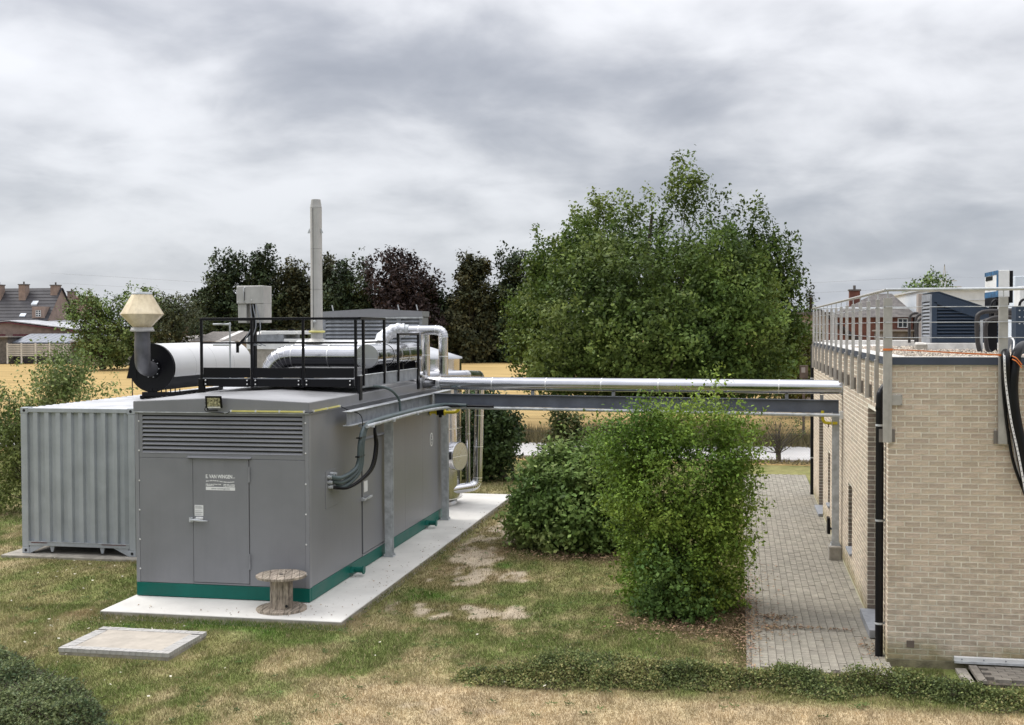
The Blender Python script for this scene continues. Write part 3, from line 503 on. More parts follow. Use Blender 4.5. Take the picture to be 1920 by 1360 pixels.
# low ground-cover hedges
def cover(name, label, poly_px, n, hgt, leaf, pal, seed):
    global rng
    rng = np.random.default_rng(seed); pts = np.array([ground(*q)[:2] for q in poly_px]); x = rng.uniform(pts[:, 0].min(), pts[:, 0].max(), n * 3); y = rng.uniform(pts[:, 1].min(), pts[:, 1].max(), n * 3); ins = np.zeros(len(x), bool); j = len(pts) - 1; dist = np.full(len(x), 9.0)
    xo = x + 0.5 * (fbm(x, y, 0.4, seed) - 0.5); yo = y + 0.65 * (fbm(x, y, 0.45, seed + 3) - 0.5)
    for i in range(len(pts)):
        a, b = pts[i], pts[j]; c = ((a[1] > yo) != (b[1] > yo)) & (xo < (b[0] - a[0]) * (yo - a[1]) / (b[1] - a[1] + 1e-9) + a[0]); ins ^= c
        ab = b - a; t = np.clip(((xo - a[0]) * ab[0] + (yo - a[1]) * ab[1]) / (ab @ ab), 0, 1); dist = np.minimum(dist, np.hypot(xo - a[0] - t * ab[0], yo - a[1] - t * ab[1])); j = i
    x = x[ins][:n]; y = y[ins][:n]; dist = dist[ins][:n]; hh = hgt * sstep(0, 0.38, dist) * (0.25 + 1.5 * fbm(x, y, 0.38, seed + 8)); z = hh * (1 - rng.random(len(x)) ** 2 * 0.75) + rng.normal(0, 0.012, len(x))
    pal = np.array(pal); f = fbm(x, y, 0.5, seed + 4) * 0.7 + rng.random(len(x)) * 0.45; k = np.clip(f * len(pal) - 0.3, 0, len(pal) - 1.001).astype(int); col = pal[k] * rng.normal(1, .18, (len(x), 1)).clip(.5, 1.6)
    o = leaf_mesh(name, np.stack([x + rng.normal(0, .03, len(x)), y + rng.normal(0, .03, len(x)), z + 0.02 + np.where(rng.random(len(x)) > .96, rng.uniform(0, .09, len(x)), 0)], 1), 0.7, leaf, col, None, M_leaf); tag(o, label, 'ground cover', kind='stuff')
    nt = 1600; k = rng.integers(0, len(x), nt); m = MB()
    for q in k:
        a = rng.uniform(0, 6.28); l = rng.uniform(.08, .22); m.bar((x[q], y[q], max(0, z[q] - .05)), (x[q] + math.cos(a) * l, y[q] + math.sin(a) * l, z[q] + rng.uniform(.0, .08)), .004, .004)
    o2 = m.build('hedge_twigs', M_bark); tag(o2, 'thin brown twigs poking out of ' + label[:60], 'twigs', kind='stuff')
COV = [(0.090, 0.125, 0.050), (0.140, 0.180, 0.065), (0.210, 0.245, 0.085), (0.34, 0.32, 0.13), (0.27, 0.28, 0.10)]
cover('ground_cover', 'low creeping evergreen band in front of the path', [(845, 1285), (880, 1270), (960, 1252), (1060, 1246), (1200, 1250), (1400, 1266), (1650, 1282), (1800, 1296), (1960, 1304), (1960, 1336), (1800, 1326), (1600, 1312), (1450, 1302), (1250, 1292), (1050, 1288)], 60000, 0.20, 0.034, COV, 41)
cover('juniper_cover', 'spreading blue-green shrub at the lower left corner', [(-60, 1225), (30, 1240), (90, 1268), (170, 1310), (225, 1370), (-60, 1400)], 22000, 0.24, 0.040, [(0.075, 0.115, 0.055), (0.125, 0.165, 0.075), (0.20, 0.235, 0.10), (0.36, 0.27, 0.11)], 43)

# fallen leaves
def litter(name, label, spots, mat_, sz, seed, zoff=0.012):
    r = np.random.default_rng(seed); P_ = []
    for (cx, cy, rx, ry, n) in spots: P_.append(np.stack([r.normal(cx, rx, n), r.normal(cy, ry, n)], 1))
    p = np.concatenate(P_); n = len(p); v = np.empty((n, 4, 3)); a = r.uniform(0, 6.28, n); s_ = sz * r.uniform(.5, 1.4, n)
    for k, (u, w_) in enumerate(((-1, 0), (0, -.6), (1, 0), (0, .6))): v[:, k, 0] = p[:, 0] + s_ * (u * np.cos(a) - w_ * np.sin(a)); v[:, k, 1] = p[:, 1] + s_ * (u * np.sin(a) + w_ * np.cos(a)); v[:, k, 2] = zoff + r.uniform(0, .02, n)
    tag(mesh_np(name, v.reshape(-1, 3), quads=np.arange(4 * n).reshape(-1, 4), mat_=mat_), label, 'leaves', kind='stuff')
litter('leaf_litter', 'brown fallen leaves on the path and along its grass edge', [(0.12, 18, .10, 1.5, 900), (0.55, 18.2, .15, .12, 160), (0.45, 17.6, .12, .10, 120), (0.9, 17.65, .22, .04, 90), (0.3, 20.5, .2, 1.2, 160), (-.6, 17.4, .7, .35, 900), (-3.2, 22.6, .9, .3, 900), (1.45, 17.6, .1, .04, 40), (1.75, 16.7, .06, .25, 60)], M_litter, 0.022, 3, 0.055)
litter('slab_debris', 'small twigs and leaf crumbs lying on the white slab', [(-8, 16.8, 1.2, .12, 40), (-6.1, 19, .2, 1.5, 60), (-5.95, 24, .12, 3, 60), (-6.5, 17.2, .3, .2, 14)], M_litter, 0.014, 6, 0.122)
litter('pale_leaves', 'pale curled leaves scattered over the lawn', [(-9.3, 16.1, .5, .35, 34), (-7.5, 15, 2.5, 1.0, 20), (-4, 15.5, 2.5, 1.5, 10), (-8.6, 13.5, 1.2, 0.7, 14), (-12, 19.5, 1.2, .8, 26)], M_paleleaf, 0.026, 4, 0.04)

# ------------------------------------------------------------------ generator enclosure
EX0, EX1, EY0, EY1 = -9.663, -6.685, 17.56, 26.0
g = thing('generator_enclosure', 'large grey plant enclosure with louvre, door and green base frame on the white slab', 'enclosure', (-8.17, 21.8, 0.12))
MB().box(EX0 + .03, EX1 - .03, EY0 + .03, EY1 - .03, 0.34, 3.12).build('inner_shell', M_dark, g)
# base frame
m = MB(); m.box(EX0, EX1, EY0 - .004, EY0 + .08, .13, .345); m.box(EX1 - .08, EX1 + .004, EY0 + .08, EY1, .13, .345); m.box(EX0, EX0 + .08, EY0 + .08, EY1, .13, .345)
bf = m.build('base_frame', M_green, g, bevel=.004)
for Yq in (19.63, 24.65):
    m = MB().cyl((EX1, Yq, .235), (EX1 + .20, Yq, .235), .052, n=16); m.cyl((EX1 + .20, Yq, .235), (EX1 + .225, Yq, .235), .075, n=16); m.prism([(EX1 + .005, Yq - .16, .20), (EX1 + .005, Yq - .03, .29), (EX1 + .005, Yq - .03, .20)], (.05, 0, 0)); m.build('lifting_stub', M_green, g)
def panel(x0, x1, z0, z1, name='wall_panel', proud=0.0, mt=M_grey): return MB().box(x0, x1, EY0 - proud, EY0 + .03, z0, z1).build(name, mt, g, bevel=.003)
panel(EX0, -9.60, .35, 3.12, 'corner_post', .006, M_grey2); panel(-6.745, EX1, .35, 3.12, 'corner_post', .006, M_grey2)
panel(-9.597, -8.662, .352, 2.385); panel(-7.690, -6.748, .352, 2.385)
panel(-8.659, -7.693, .352, .378, 'door_threshold', .002)
# louvre frame and slats
LX0, LX1, LZ0, LZ1 = -9.537, -6.788, 2.456, 3.082
fr = MB(); fr.box(-9.597, LX0, EY0, EY0 + .03, 2.39, 3.118); fr.box(LX1, -6.748, EY0, EY0 + .03, 2.39, 3.118); fr.box(LX0, LX1, EY0, EY0 + .03, 2.39, LZ0); fr.box(LX0, LX1, EY0, EY0 + .03, LZ1, 3.118)
lv = fr.build('louvre_frame', M_grey, g, bevel=.002)
MB().box(LX0, LX1, EY0 + .095, EY0 + .10, LZ0, LZ1).build('louvre_back', M_dark, g)
def slat_mesh(length, h, d, mt, axis='x'):
    prof = [(0, 0), (-d * .15, h * .12), (-d * .15, h * .20), (d * .85, h * .98), (d * .92, h * .98), (d * .15, h * .1)]
    m = MB()
    if axis == 'x': m.prism([(-length / 2, p[0], p[1]) for p in prof], (length, 0, 0))
    else: m.prism([(p[0], -length / 2, p[1]) for p in prof], (0, length, 0))
    return m.mesh('slat', mt)
sm_ = slat_mesh(LX1 - LX0, .066, .052, M_grey2); ns = 9; pit = (LZ1 - LZ0) / ns
for i in range(ns): piece('louvre_slat', sm_, ((LX0 + LX1) / 2, EY0 + .004, LZ0 + i * pit), g)
# door
d = MB().box(-8.653, -7.699, EY0 - .012, EY0 + .02, .386, 2.392).build('door', M_grey, g, bevel=.005)
d['label'] = 'flush grey service door with white lettering'
MB().prism([(-8.74, EY0, 2.425), (-8.74, EY0 - .055, 2.405), (-8.74, EY0 - .055, 2.398), (-8.74, EY0, 2.398)], (1.09, 0, 0)).build('drip_cap', M_grey2, g)
for z0 in (2.02, .62):
    m = MB(); m.box(-7.700, -7.672, EY0 - .028, EY0, z0, z0 + .12); m.cyl((-7.680, EY0 - .03, z0 + .12), (-7.680, EY0 - .03, z0 + .25), .012, n=8); m.build('hinge', M_grey2, d)
m = MB(); m.box(-8.72, -8.66, EY0 - .03, EY0, 1.355, 1.43); m.tube(spline([(-8.69, EY0 - .04, 1.385), (-8.60, EY0 - .07, 1.40), (-8.50, EY0 - .07, 1.39), (-8.39, EY0 - .055, 1.385)], 4), [.018, .018, .02, .02, .022, .022, .022, .02, .018, .016, .014, .012, .01], 8); m.build('handle', M_galv, d)
MB().box(-8.60, -8.475, EY0 - .045, EY0 - .012, 1.405, 1.445).build('lock_cover', M_white, d, bevel=.008)
st = MB().box(-8.628, -8.478, EY0 - .0145, EY0 - .0125, 1.46, 1.635).build('sticker', M_print, d)
m = MB()
for i, (z0, z1) in enumerate(((1.60, 1.605), (1.615, 1.619), (1.583, 1.588), (1.540, 1.5435), (1.513, 1.519), (1.488, 1.4915), (1.476, 1.4785))): m.box(-8.618, -8.492 - .02 * (i % 2), EY0 - .0165, EY0 - .0148, z0, z1)
m.build('sticker_print', M_printdk, d)
def text(s, x0, x1, z0, name, mt, parent, yy, bold=0.0, size=None):
    cu = bpy.data.curves.new(name, 'FONT'); cu.body = s; cu.size = 1; cu.offset = bold; cu.resolution_u = 3; o = bpy.data.objects.new('tmp', cu); C.objects.link(o)
    dg = bpy.context.evaluated_depsgraph_get(); dg.update(); me = bpy.data.meshes.new_from_object(o.evaluated_get(dg)); bpy.data.objects.remove(o)
    v = np.empty(len(me.vertices) * 3); me.vertices.foreach_get('co', v); v = v.reshape(-1, 3); w = np.ptp(v[:, 0]); h = size or (x1 - x0) / w
    q = np.zeros_like(v); q[:, 0] = x0 + (v[:, 0] - v[:, 0].min()) / w * (x1 - x0); q[:, 2] = z0 + v[:, 1] * h; q[:, 1] = yy; q -= np.array(rootloc(parent))
    me.vertices.foreach_set('co', q.ravel()); me.materials.clear(); me.materials.append(mt); me.update(); o = bpy.data.objects.new(name, me); o.parent = parent; C.objects.link(o); return o
text('E. VAN WINGEN', -8.430, -7.975, 2.076, 'lettering', M_print, d, EY0 - .0135, bold=0.035, size=.080); text('NV', -7.965, -7.925, 2.076, 'lettering', M_print, d, EY0 - .0135, bold=.02, size=.026)
def wavy(x0, x1, z0, amp, parent, r=.006, seed=1):
    m = MB(); q = random.Random(seed); x = x0
    while x < x1 - .006:
        w = q.uniform(.006, .012); h = q.uniform(.012, .019); zz = z0 + amp * math.sin((x - x0) / (x1 - x0) * 6.28); m.box(x, x + w, EY0 - .0140, EY0 - .0125, zz, zz + h); x += w + (q.choice((.002, .002, .003, .009)))
    return m
wavy(-8.425, -7.935, 2.017, .011, d, seed=2).build('slogan_print', M_print, d)
m = wavy(-8.430, -8.17, 1.968, 0, d, seed=3); m2 = wavy(-8.430, -8.29, 1.948, 0, d, seed=4); m3 = wavy(-8.125, -7.93, 1.965, 0, d, seed=5); m4 = wavy(-8.125, -7.93, 1.943, 0, d, seed=6)
for k in (m2, m3, m4): m.add(k.v, k.f)
m.build('address_print', M_print, d)
MB().box(-8.430, -7.928, EY0 - .0145, EY0 - .0125, 1.882, 1.935).build('web_address_plate', M_print, d)
text('www.vanwingen.be', -8.335, -8.02, 1.898, 'web_address', M_printdk, d, EY0 - .0158, bold=.01, size=.036)
bolt = MB().lathe([(0, .008), (.011, .006), (.015, 0)], (0, 0, 0), 8).mesh('bolt', M_white)
for z0 in (3.0, 2.52, 2.03, 1.55, 1.07, .59):
    for xx in (-9.605, -6.735): piece('screw', bolt, (xx + (.01 if xx < -8 else 0), EY0 - .007, z0 - .02), g, (math.pi / 2, 0, 0))
# right-hand long side
def spanel(y0, y1, z0, z1, name='wall_panel', proud=0., mt=M_grey): return MB().box(EX1 - .03, EX1 + proud, y0, y1, z0, z1).build(name, mt, g, bevel=.003)
spanel(EY0 + .004, 17.66, .35, 3.12, 'corner_post', .006, M_grey2); spanel(25.92, EY1, .35, 3.12, 'corner_post', .006, M_grey2)
ys = [17.663, 20.19, 21.66, 23.0, 24.35, 25.917]
spanel(ys[0], ys[1] - .003, .352, 3.118); spanel(ys[1], ys[2] - .003, 2.47, 3.118)
for i in (2, 3, 4): spanel(ys[i], ys[i + 1] - .003, .352, 3.118)
sd_ = MB().box(EX1 - .02, EX1 + .014, ys[1] + .03, ys[2] - .05, .40, 2.44).build('side_door', M_grey, g, bevel=.004)
MB().box(EX1 - .02, EX1 + .001, ys[1] + .006, ys[1] + .028, .39, 2.46).build('door_gasket', M_black, g); MB().box(EX1 - .02, EX1 + .01, ys[1], ys[2] - .003, .352, .388).build('door_threshold', M_grey, g)
m = MB(); m.box(EX1, EX1 + .04, ys[1] - .03, ys[1] + .02, 1.36, 1.42); m.bar((EX1 + .06, ys[1] - .05, 1.385), (EX1 + .06, ys[1] + .42, 1.40), .03, .035); m.build('handle', M_galv, sd_)
MB().box(EX1 + .014, EX1 + .016, ys[1] + .10, ys[1] + .30, 1.50, 1.70).build('sticker', M_print, sd_)
MB().prism([(EX1, ys[1] - .03, 2.49), (EX1 + .05, ys[1] - .03, 2.465), (EX1 + .05, ys[1] - .03, 2.458), (EX1, ys[1] - .03, 2.458)], (0, 1.48, 0)).build('drip_cap', M_grey2, g)
# gland plate and oval badge
gp = MB().box(EX1, EX1 + .008, 18.30, 18.92, 1.50, 2.12).build('gland_plate', M_grey, g, bevel=.002)
gl = MB().cyl((0, 0, 0), (.07, 0, 0), .028, n=10).cyl((.02, 0, 0), (.045, 0, 0), .036, n=6).mesh('gland', M_galv)
for yy, zz in ((18.40, 2.02), (18.52, 2.06), (18.42, 1.93), (18.55, 1.96), (18.44, 1.85), (18.58, 1.86), (18.66, 2.04)): piece('cable_gland', gl, (EX1 + .008, yy, zz), g)
MB().box(EX1, EX1 + .004, 19.10, 19.42, 1.86, 1.93).build('sticker', M_print, g)
m = MB(); n = 24; m.prism([(EX1 + .001, 25.09 + .13 * math.cos(2 * math.pi * i / n), 2.01 + .15 * math.sin(2 * math.pi * i / n)) for i in range(n)], (.004, 0, 0)); bd = m.build('oval_badge', M_print, g)
m = MB(); m.prism([(EX1 + .0055, 25.09 + .10 * math.cos(2 * math.pi * i / n), 2.01 + .12 * math.sin(2 * math.pi * i / n)) for i in range(n)], (.002, 0, 0)); m.build('badge_field', M_grey, bd)
text_pts = [(25.09 + .045 * math.sin(a * 1.0) * (1 if a < 3.14 else 1), 2.045 + .045 * math.cos(a)) for a in np.linspace(-.6, 4.2, 12)]
MB().tube([(EX1 + .009, a, b) for a, b in text_pts], .008, 5).cyl((EX1 + .006, 25.09, 1.945), (EX1 + .010, 25.09, 1.945), .025, n=10).build('badge_mark', M_print, bd)
# roof with low ridge and fascia
ZR, ZA = 3.300, 3.365; XM = (EX0 + EX1) / 2
prof = [(EX0 - .02, 3.125), (EX1 + .02, 3.125), (EX1 + .02, ZR), (XM, ZA), (EX0 - .02, ZR)]
rf = MB().prism([(a, EY0 - .02, b) for a, b in prof], (0, EY1 - EY0 + .04, 0)).build('fascia', M_grey, g, bevel=.003)
for s_ in (0, 1):
    for k in range(5):
        y0 = EY0 - .015 + k * 1.69; y1 = y0 + 1.684; xa, xb = (EX0 - .016, XM) if s_ == 0 else (XM, EX1 + .016); za, zb = (ZR, ZA) if s_ == 0 else (ZA, ZR)
        m = MB(); m.add([(xa, y0, za + .001), (xb, y0, zb + .001), (xb, y1, zb + .001), (xa, y1, za + .001), (xa, y0, za + .006), (xb, y0, zb + .006), (xb, y1, zb + .006), (xa, y1, za + .006)], [(3, 2, 1, 0), (4, 5, 6, 7), (0, 1, 5, 4), (1, 2, 6, 5), (2, 3, 7, 6), (3, 0, 4, 7)]); m.build('roof_sheet', M_roof, g)
MB().box(EX0 - .024, EX1 + .024, EY0 - .030, EY0 - .020, 3.122, 3.137).build('drip_strip', M_galv, g)
MB().box(EX1 + .020, EX1 + .030, EY0 - .02, EY1, 3.122, 3.137).build('drip_strip', M_grey2, g)
# floodlight
fl = thing('floodlight', 'black floodlight fixed to the front edge of the grey enclosure roof', 'lamp', (-8.20, 17.5, 3.20))
ax_ = Vector((.10, -.96, -.25)).normalized()
m = MB(); c = Vector((-8.215, 17.42, 3.315)); a = ax_.cross(Vector((0, 0, 1))).normalized(); b = a.cross(ax_)
def plate(mm, c0, w, h, d0, d1, w2=None, h2=None):
    w2 = w2 or w; h2 = h2 or h; vs = [c0 + ax_ * d0 + a * (i * w / 2) + b * (j * h / 2) for i, j in ((-1, -1), (1, -1), (1, 1), (-1, 1))] + [c0 + ax_ * d1 + a * (i * w2 / 2) + b * (j * h2 / 2) for i, j in ((-1, -1), (1, -1), (1, 1), (-1, 1))]
    mm.add(vs, [(3, 2, 1, 0), (4, 5, 6, 7), (0, 1, 5, 4), (1, 2, 6, 5), (2, 3, 7, 6), (3, 0, 4, 7)])
plate(m, c, .20, .15, -.07, 0); plate(m, c, .27, .20, 0, .025); m.build('housing', M_black, fl, bevel=.006)
m = MB(); plate(m, c, .21, .145, .026, .029); m.build('reflector', M_reflector, fl)
m = MB(); plate(m, c - b * .085, .21, .022, .03, .032); m.build('lamp_glass', M_white, fl)
m = MB(); m.bar(c + a * .14 - b * .0, c + a * .14 - b * .15 + Vector((0, .06, 0)), .012, .03); m.bar(c - a * .02 - b * .15 + Vector((0, .06, 0)), c + a * .15 - b * .15 + Vector((0, .06, 0)), .03, .012); m.build('bracket', M_black, fl)
cb = MB().tube(spline([c + a * .13 - b * .05, c + a * .15 - b * .16, (-8.12, EY0 - .03, 3.13), (-8.04, EY0 - .03, 3.125), (-7.98, EY0 - .03, 3.163)], 5), .006, 6).build('cable', M_black, fl)
# marker strips
ls = thing('light_strip', 'slim yellow light strip along the front roof edge of the enclosure', 'light strip', (-7.35, 17.52, 3.16), 'yellow light strips on the enclosure')
MB().bar((-7.97, 17.518, 3.163), (-6.73, 17.518, 3.163), .022, .026).build('strip', M_led, ls)
for xx in (-7.97, -7.55, -7.15, -6.74): MB().box(xx - .012, xx + .012, 17.500, 17.535, 3.148, 3.180).build('clip', M_white, ls)
ls = thing('light_strip', 'slim yellow light strip round the corner on the long side wall', 'light strip', (-6.65, 18.3, 3.16), 'yellow light strips on the enclosure')
MB().bar((-6.645, 17.66, 3.163), (-6.645, 18.93, 3.163), .022, .026).build('strip', M_led, ls)
for yy in (17.67, 18.3, 18.92): MB().box(-6.665, -6.628, yy - .012, yy + .012, 3.148, 3.180).build('clip', M_white, ls)
MB().tube(spline([(-6.73, 17.518, 3.155), (-6.65, 17.50, 3.145), (-6.64, 17.60, 3.15), (-6.645, 17.66, 3.16)], 4), .006, 5).build('lead', M_black, ls)

# ------------------------------------------------------------------ black railing platform on the roof
rl = thing('roof_railing', 'black steel service platform railing on the enclosure roof', 'railing', (-8.2, 20.06, 3.35))
RY, RX0, RX1 = 20.057, -9.695, -6.70
def bx(name, *a, mt=M_black, bev=.003): return MB().box(*a).build(name, mt, rl, bevel=bev)
for xx in (-9.695, -8.709, -7.725, -6.735): bx('post', xx - .022, xx + .022, RY - .022, RY + .022, 3.41, 4.63)
MB().bar((RX0 - .02, RY, 4.655), (-6.68, RY, 4.655), .05, .045).build('top_rail', M_black, rl, bevel=.004)
MB().bar((RX0, RY, 4.218), (-6.70, RY, 4.218), .03, .032).build('mid_rail', M_black, rl)
xs = [-9.67, -8.735, -8.683, -7.75, -7.70, -6.76]
for k in range(3):
    bx('toe_board', xs[2 * k] + .01, xs[2 * k + 1] - .01, RY - .006, RY + .006, 3.585, 3.765); bx('frame_beam', xs[2 * k] + .01, xs[2 * k + 1] - .01, RY - .03, RY + .01, 3.425, 3.560)
    bx('rail_lip', xs[2 * k] + .01, xs[2 * k + 1] - .01, RY - .034, RY + .012, 3.562, 3.575, mt=M_galvdk, bev=0)
bl = MB().lathe([(0, .01), (.012, .008), (.015, 0)], (0, 0, 0), 8).mesh('bolt', M_white)
for xx in (-9.60, -8.79, -8.63, -7.80, -7.65, -6.83):
    bx('joint_plate', xx - .022, xx + .022, RY - .046, RY - .032, 3.435, 3.565)
    for z0 in (3.465, 3.535): piece('bolt', bl, (xx, RY - .047, z0), rl, (math.pi / 2, 0, 0))
bx('foot_bracket', -9.755, -9.635, RY - .03, RY + .03, 3.30, 3.56); bx('foot_bracket', -6.70, -6.645, RY - .03, RY + .10, 3.19, 3.62)
SX = -6.655
for yy, zb, zt in ((20.25, 3.44, 4.63), (21.52, 3.42, 4.665), (22.45, 3.42, 4.37), (23.93, 3.20, 4.36)): bx('post', SX - .022, SX + .022, yy - .03, yy + .03, zb, zt)
bx('foot_bracket', -6.68, -6.635, 23.86, 24.0, 3.19, 3.62)
MB().bar((SX, 20.05, 4.655), (SX, 21.55, 4.655), .045, .045).build('top_rail', M_black, rl); MB().bar((SX, 20.2, 4.22), (SX, 21.55, 4.22), .03, .03).build('mid_rail', M_black, rl)
MB().bar((SX, 22.42, 4.355), (SX, 23.96, 4.355), .04, .04).build('top_rail', M_black, rl)
bx('frame_beam', SX - .05, SX - .01, 20.1, 23.9, 3.40, 3.62, mt=M_galvdk); bx('rail_lip', SX - .06, SX + .0, 20.1, 23.85, 3.622, 3.634, mt=M_galv, bev=0)
for xx in (-9.70, -9.10): bx('post', xx - .02, xx + .02, 22.3, 22.34, 3.35, 4.62 if xx < -9.3 else 4.1)
MB().bar((-9.72, 22.32, 4.20), (-8.9, 22.32, 4.20), .03, .03).build('mid_rail', M_black, rl); MB().bar((-9.695, RY, 4.655), (-9.695, 22.34, 4.655), .045, .045).build('top_rail', M_black, rl)
bx('deck_plate', -9.66, -6.75, RY + .05, 22.3, 3.43, 3.45)
hr = thing('sampling_pipe', 'thin galvanised pipe frame with two arms behind the left railing panel', 'pipe frame', (-9.55, 20.9, 3.4))
MB().tube([(-9.52, 20.9, 3.42), (-9.52, 20.9, 4.60)], .018, 8).build('upright', M_galv, hr); MB().tube([(-9.86, 20.9, 4.56), (-9.50, 20.9, 4.56)], .020, 8).build('arm', M_galv, hr); MB().tube([(-9.86, 20.9, 4.17), (-9.50, 20.9, 4.17)], .018, 8).build('arm', M_galv, hr)

# ------------------------------------------------------------------ insulated pipes
def pipe(t, pts, r, bend=0.25, sec=1.0, mt=M_alu, n=28, band=True, ends=True, elbow_n=6):
    P_ = [Vector(p) for p in pts]; cur = P_[0]
    for i in range(1, len(P_)):
        d = (P_[i] - P_[i - 1]).normalized(); nxt = P_[i]; last = i == len(P_) - 1
        if not last:
            d2 = (P_[i + 1] - P_[i]).normalized(); ang = d.angle(d2); tb = min(bend * math.tan(ang / 2), (P_[i] - cur).length * .95); nxt = P_[i] - d * tb
        L_ = (nxt - cur).length; k = max(1, round(L_ / sec))
        for j in range(k):
            a = cur + (nxt - cur) * (j / k); b = cur + (nxt - cur) * ((j + 1) / k); b2 = b - (b - a).normalized() * .003
            MB().cyl(a, b2, r * (1 + .003 * (j % 2)), n=n, caps=(j == 0 and i == 1) or (last and j == k - 1)).build('pipe_section', mt, t)
            if band and (j < k - 1 or not last): MB().cyl(b - d * .012, b + d * .012, r * 1.012 + .002, n=n, caps=False).build('seam_band', M_seam, t)
        if not last:
            e = P_[i] + d2 * tb; pp = []
            for q in np.linspace(0, 1, elbow_n + 1):
                pp.append(nxt * (1 - q) ** 2 + P_[i] * 2 * q * (1 - q) + e * q * q)
            el = MB(); el.tube(pp, r * 1.01, n, caps=False); el.s = [True] * len(el.s); eo = el.build('elbow', mt, t)
            for q in range(0, elbow_n + 1):
                dd = (pp[min(q + 1, elbow_n)] - pp[max(q - 1, 0)]).normalized(); MB().cyl(pp[q] - dd * .006, pp[q] + dd * .006, r * 1.02 + .003, n=n, caps=False).build('seam_band', M_seam, eo)
            cur = e
# long bridge pipe
BY0, BY1 = 24.25, 23.05
bp = thing('bridge_pipe', 'long horizontal silver insulated pipe from the enclosure roof to the brick building', 'pipe', (-2.3, 23.6, 3.3))
pipe(bp, [(-7.15, 24.95, 3.42), (-6.60, BY0 + .12, 3.315), (-6.25, BY0 - .02, 3.30), (1.93, BY1, 3.325)], .135, .22, 1.18)
for xx in (-5.9, -4.2, -2.5, -.8, .9, 1.55):
    yy = BY0 + (BY1 - BY0) * (xx + 6.5) / 8.43; MB().box(xx - .03, xx + .03, yy - .05, yy + .05, 3.085, 3.17).build('pipe_shoe', M_galvdk, bp)
MB().cyl((1.90, BY1, 3.325), (1.929, BY1, 3.325), .15, n=24).build('wall_collar', M_galv, bp)
bp2 = thing('return_pipe', 'silver insulated pipe dropping behind the post into the tank foot', 'pipe', (-6.5, 28, 1.5))
pipe(bp2, [(-7.3, 25.3, 3.38), (-6.35, 27.0, 3.36), (-6.30, 28.35, 3.30), (-6.38, 28.35, .56), (-7.1, 27.6, .50)], .115, .22, .9)
bp3 = thing('thin_riser_pipe', 'slimmer silver pipe standing left beside the thick vertical pipe', 'pipe', (-6.6, 28.2, 1.5))
pipe(bp3, [(-6.58, 28.2, 3.1), (-6.58, 28.2, .62)], .062, .1, 1.1, band=True)
# rooftop goose neck
gn = thing('rooftop_pipe', 'silver pipe loop with crumpled foil elbow above the enclosure roof', 'pipe', (-6.9, 24.8, 3.4))
pipe(gn, [(-7.25, 24.8, 4.43), (-6.33, 24.8, 4.43), (-6.33, 24.8, 3.45)], .105, .16, .42)
fo = MB(); pp = spline([(-7.20, 24.8, 4.43), (-7.42, 24.75, 4.42), (-7.62, 24.6, 4.28), (-7.66, 24.4, 4.05), (-7.64, 24.2, 3.9)], 6); rr_ = [.15 + .012 * math.sin(i * 2.1) for i in range(len(pp))]; fo.tube(pp, rr_, 18); fo.build('foil_elbow', M_foil, gn)
MB().cyl((-7.22, 24.8, 4.43), (-7.10, 24.8, 4.43), .125, n=20).build('collar', M_galv, gn)
ri = thing('roof_riser_pipe', 'vertical silver pipe rising from the roof behind the railing end', 'pipe', (-6.9, 25.4, 3.35)); pipe(ri, [(-6.93, 25.55, 3.34), (-6.93, 25.55, 4.40)], .095, .1, .5)
# heat exchanger drum along the roof edge
hx = thing('exhaust_drum', 'horizontal silver drum with flat matte end lying behind the corner of the railing', 'drum', (-7.1, 23, 3.4))
yy = 21.75
for k, (l, r_) in enumerate(((.55, .235), (.55, .228), (.55, .235), (.60, .228), (.95, .235))):
    MB().cyl((-7.08, yy, 3.93), (-7.08, yy + l - .004, 3.93), r_, n=32, caps=k in (0, 4)).build('drum_section', M_alu, hx); MB().cyl((-7.08, yy - .012, 3.93), (-7.08, yy + .012, 3.93), .243, n=32, caps=False).build('seam_band', M_seam, hx); yy += l
MB().cyl((-7.08, 21.745, 3.93), (-7.08, 21.73, 3.93), .232, n=32).build('end_plate', M_alu2, hx); MB().box(-7.31, -6.85, 21.722, 21.73, 3.885, 3.895).build('end_seam', M_seam, hx)
for y0 in (22.3, 23.6, 24.6): MB().box(-7.25, -6.9, y0, y0 + .1, 3.36, 3.74).build('saddle', M_black, hx)
# thick duct across the roof
dt = thing('exhaust_duct', 'thick mirror-bright duct crossing the roof behind the front railing', 'duct', (-8.2, 21.9, 3.4))
pipe(dt, [(-7.15, 21.98, 3.93), (-9.10, 21.98, 3.93), (-9.14, 22.0, 3.36)], .222, .48, .72, n=36, elbow_n=7)
# flue and its pale silencer
fs = thing('flue_stack', 'tall slim grey flue with tapered top on a yellow clamp ring', 'chimney', (-8.93, 24.0, 3.9))
MB().lathe([(.128, 0), (.128, .28)], (-8.93, 24.0, 4.12), 28).build('base_spigot', M_flue, fs)
for k in range(3): MB().cyl((-8.93 + .0, 24, 4.43 + k * .88), (-8.93, 24, 4.43 + (k + 1) * .88 - .004), .127 - .001 * k, n=28).build('flue_section', M_flue, fs)
MB().lathe([(.126, 0), (.098, .17), (.098, .172), (.085, .172), (.08, .05)], (-8.93, 24, 7.07), 28).build('tapered_top', M_flue, fs)
MB().lathe([(.13, 0), (.175, .005), (.175, .045), (.13, .05)], (-8.93, 24, 4.38), 28).build('clamp_ring', M_led, fs); MB().bar((-8.955, 23.868, 4.5), (-8.955, 23.868, 7.05), .006, .008).build('long_seam', M_duct, fs)
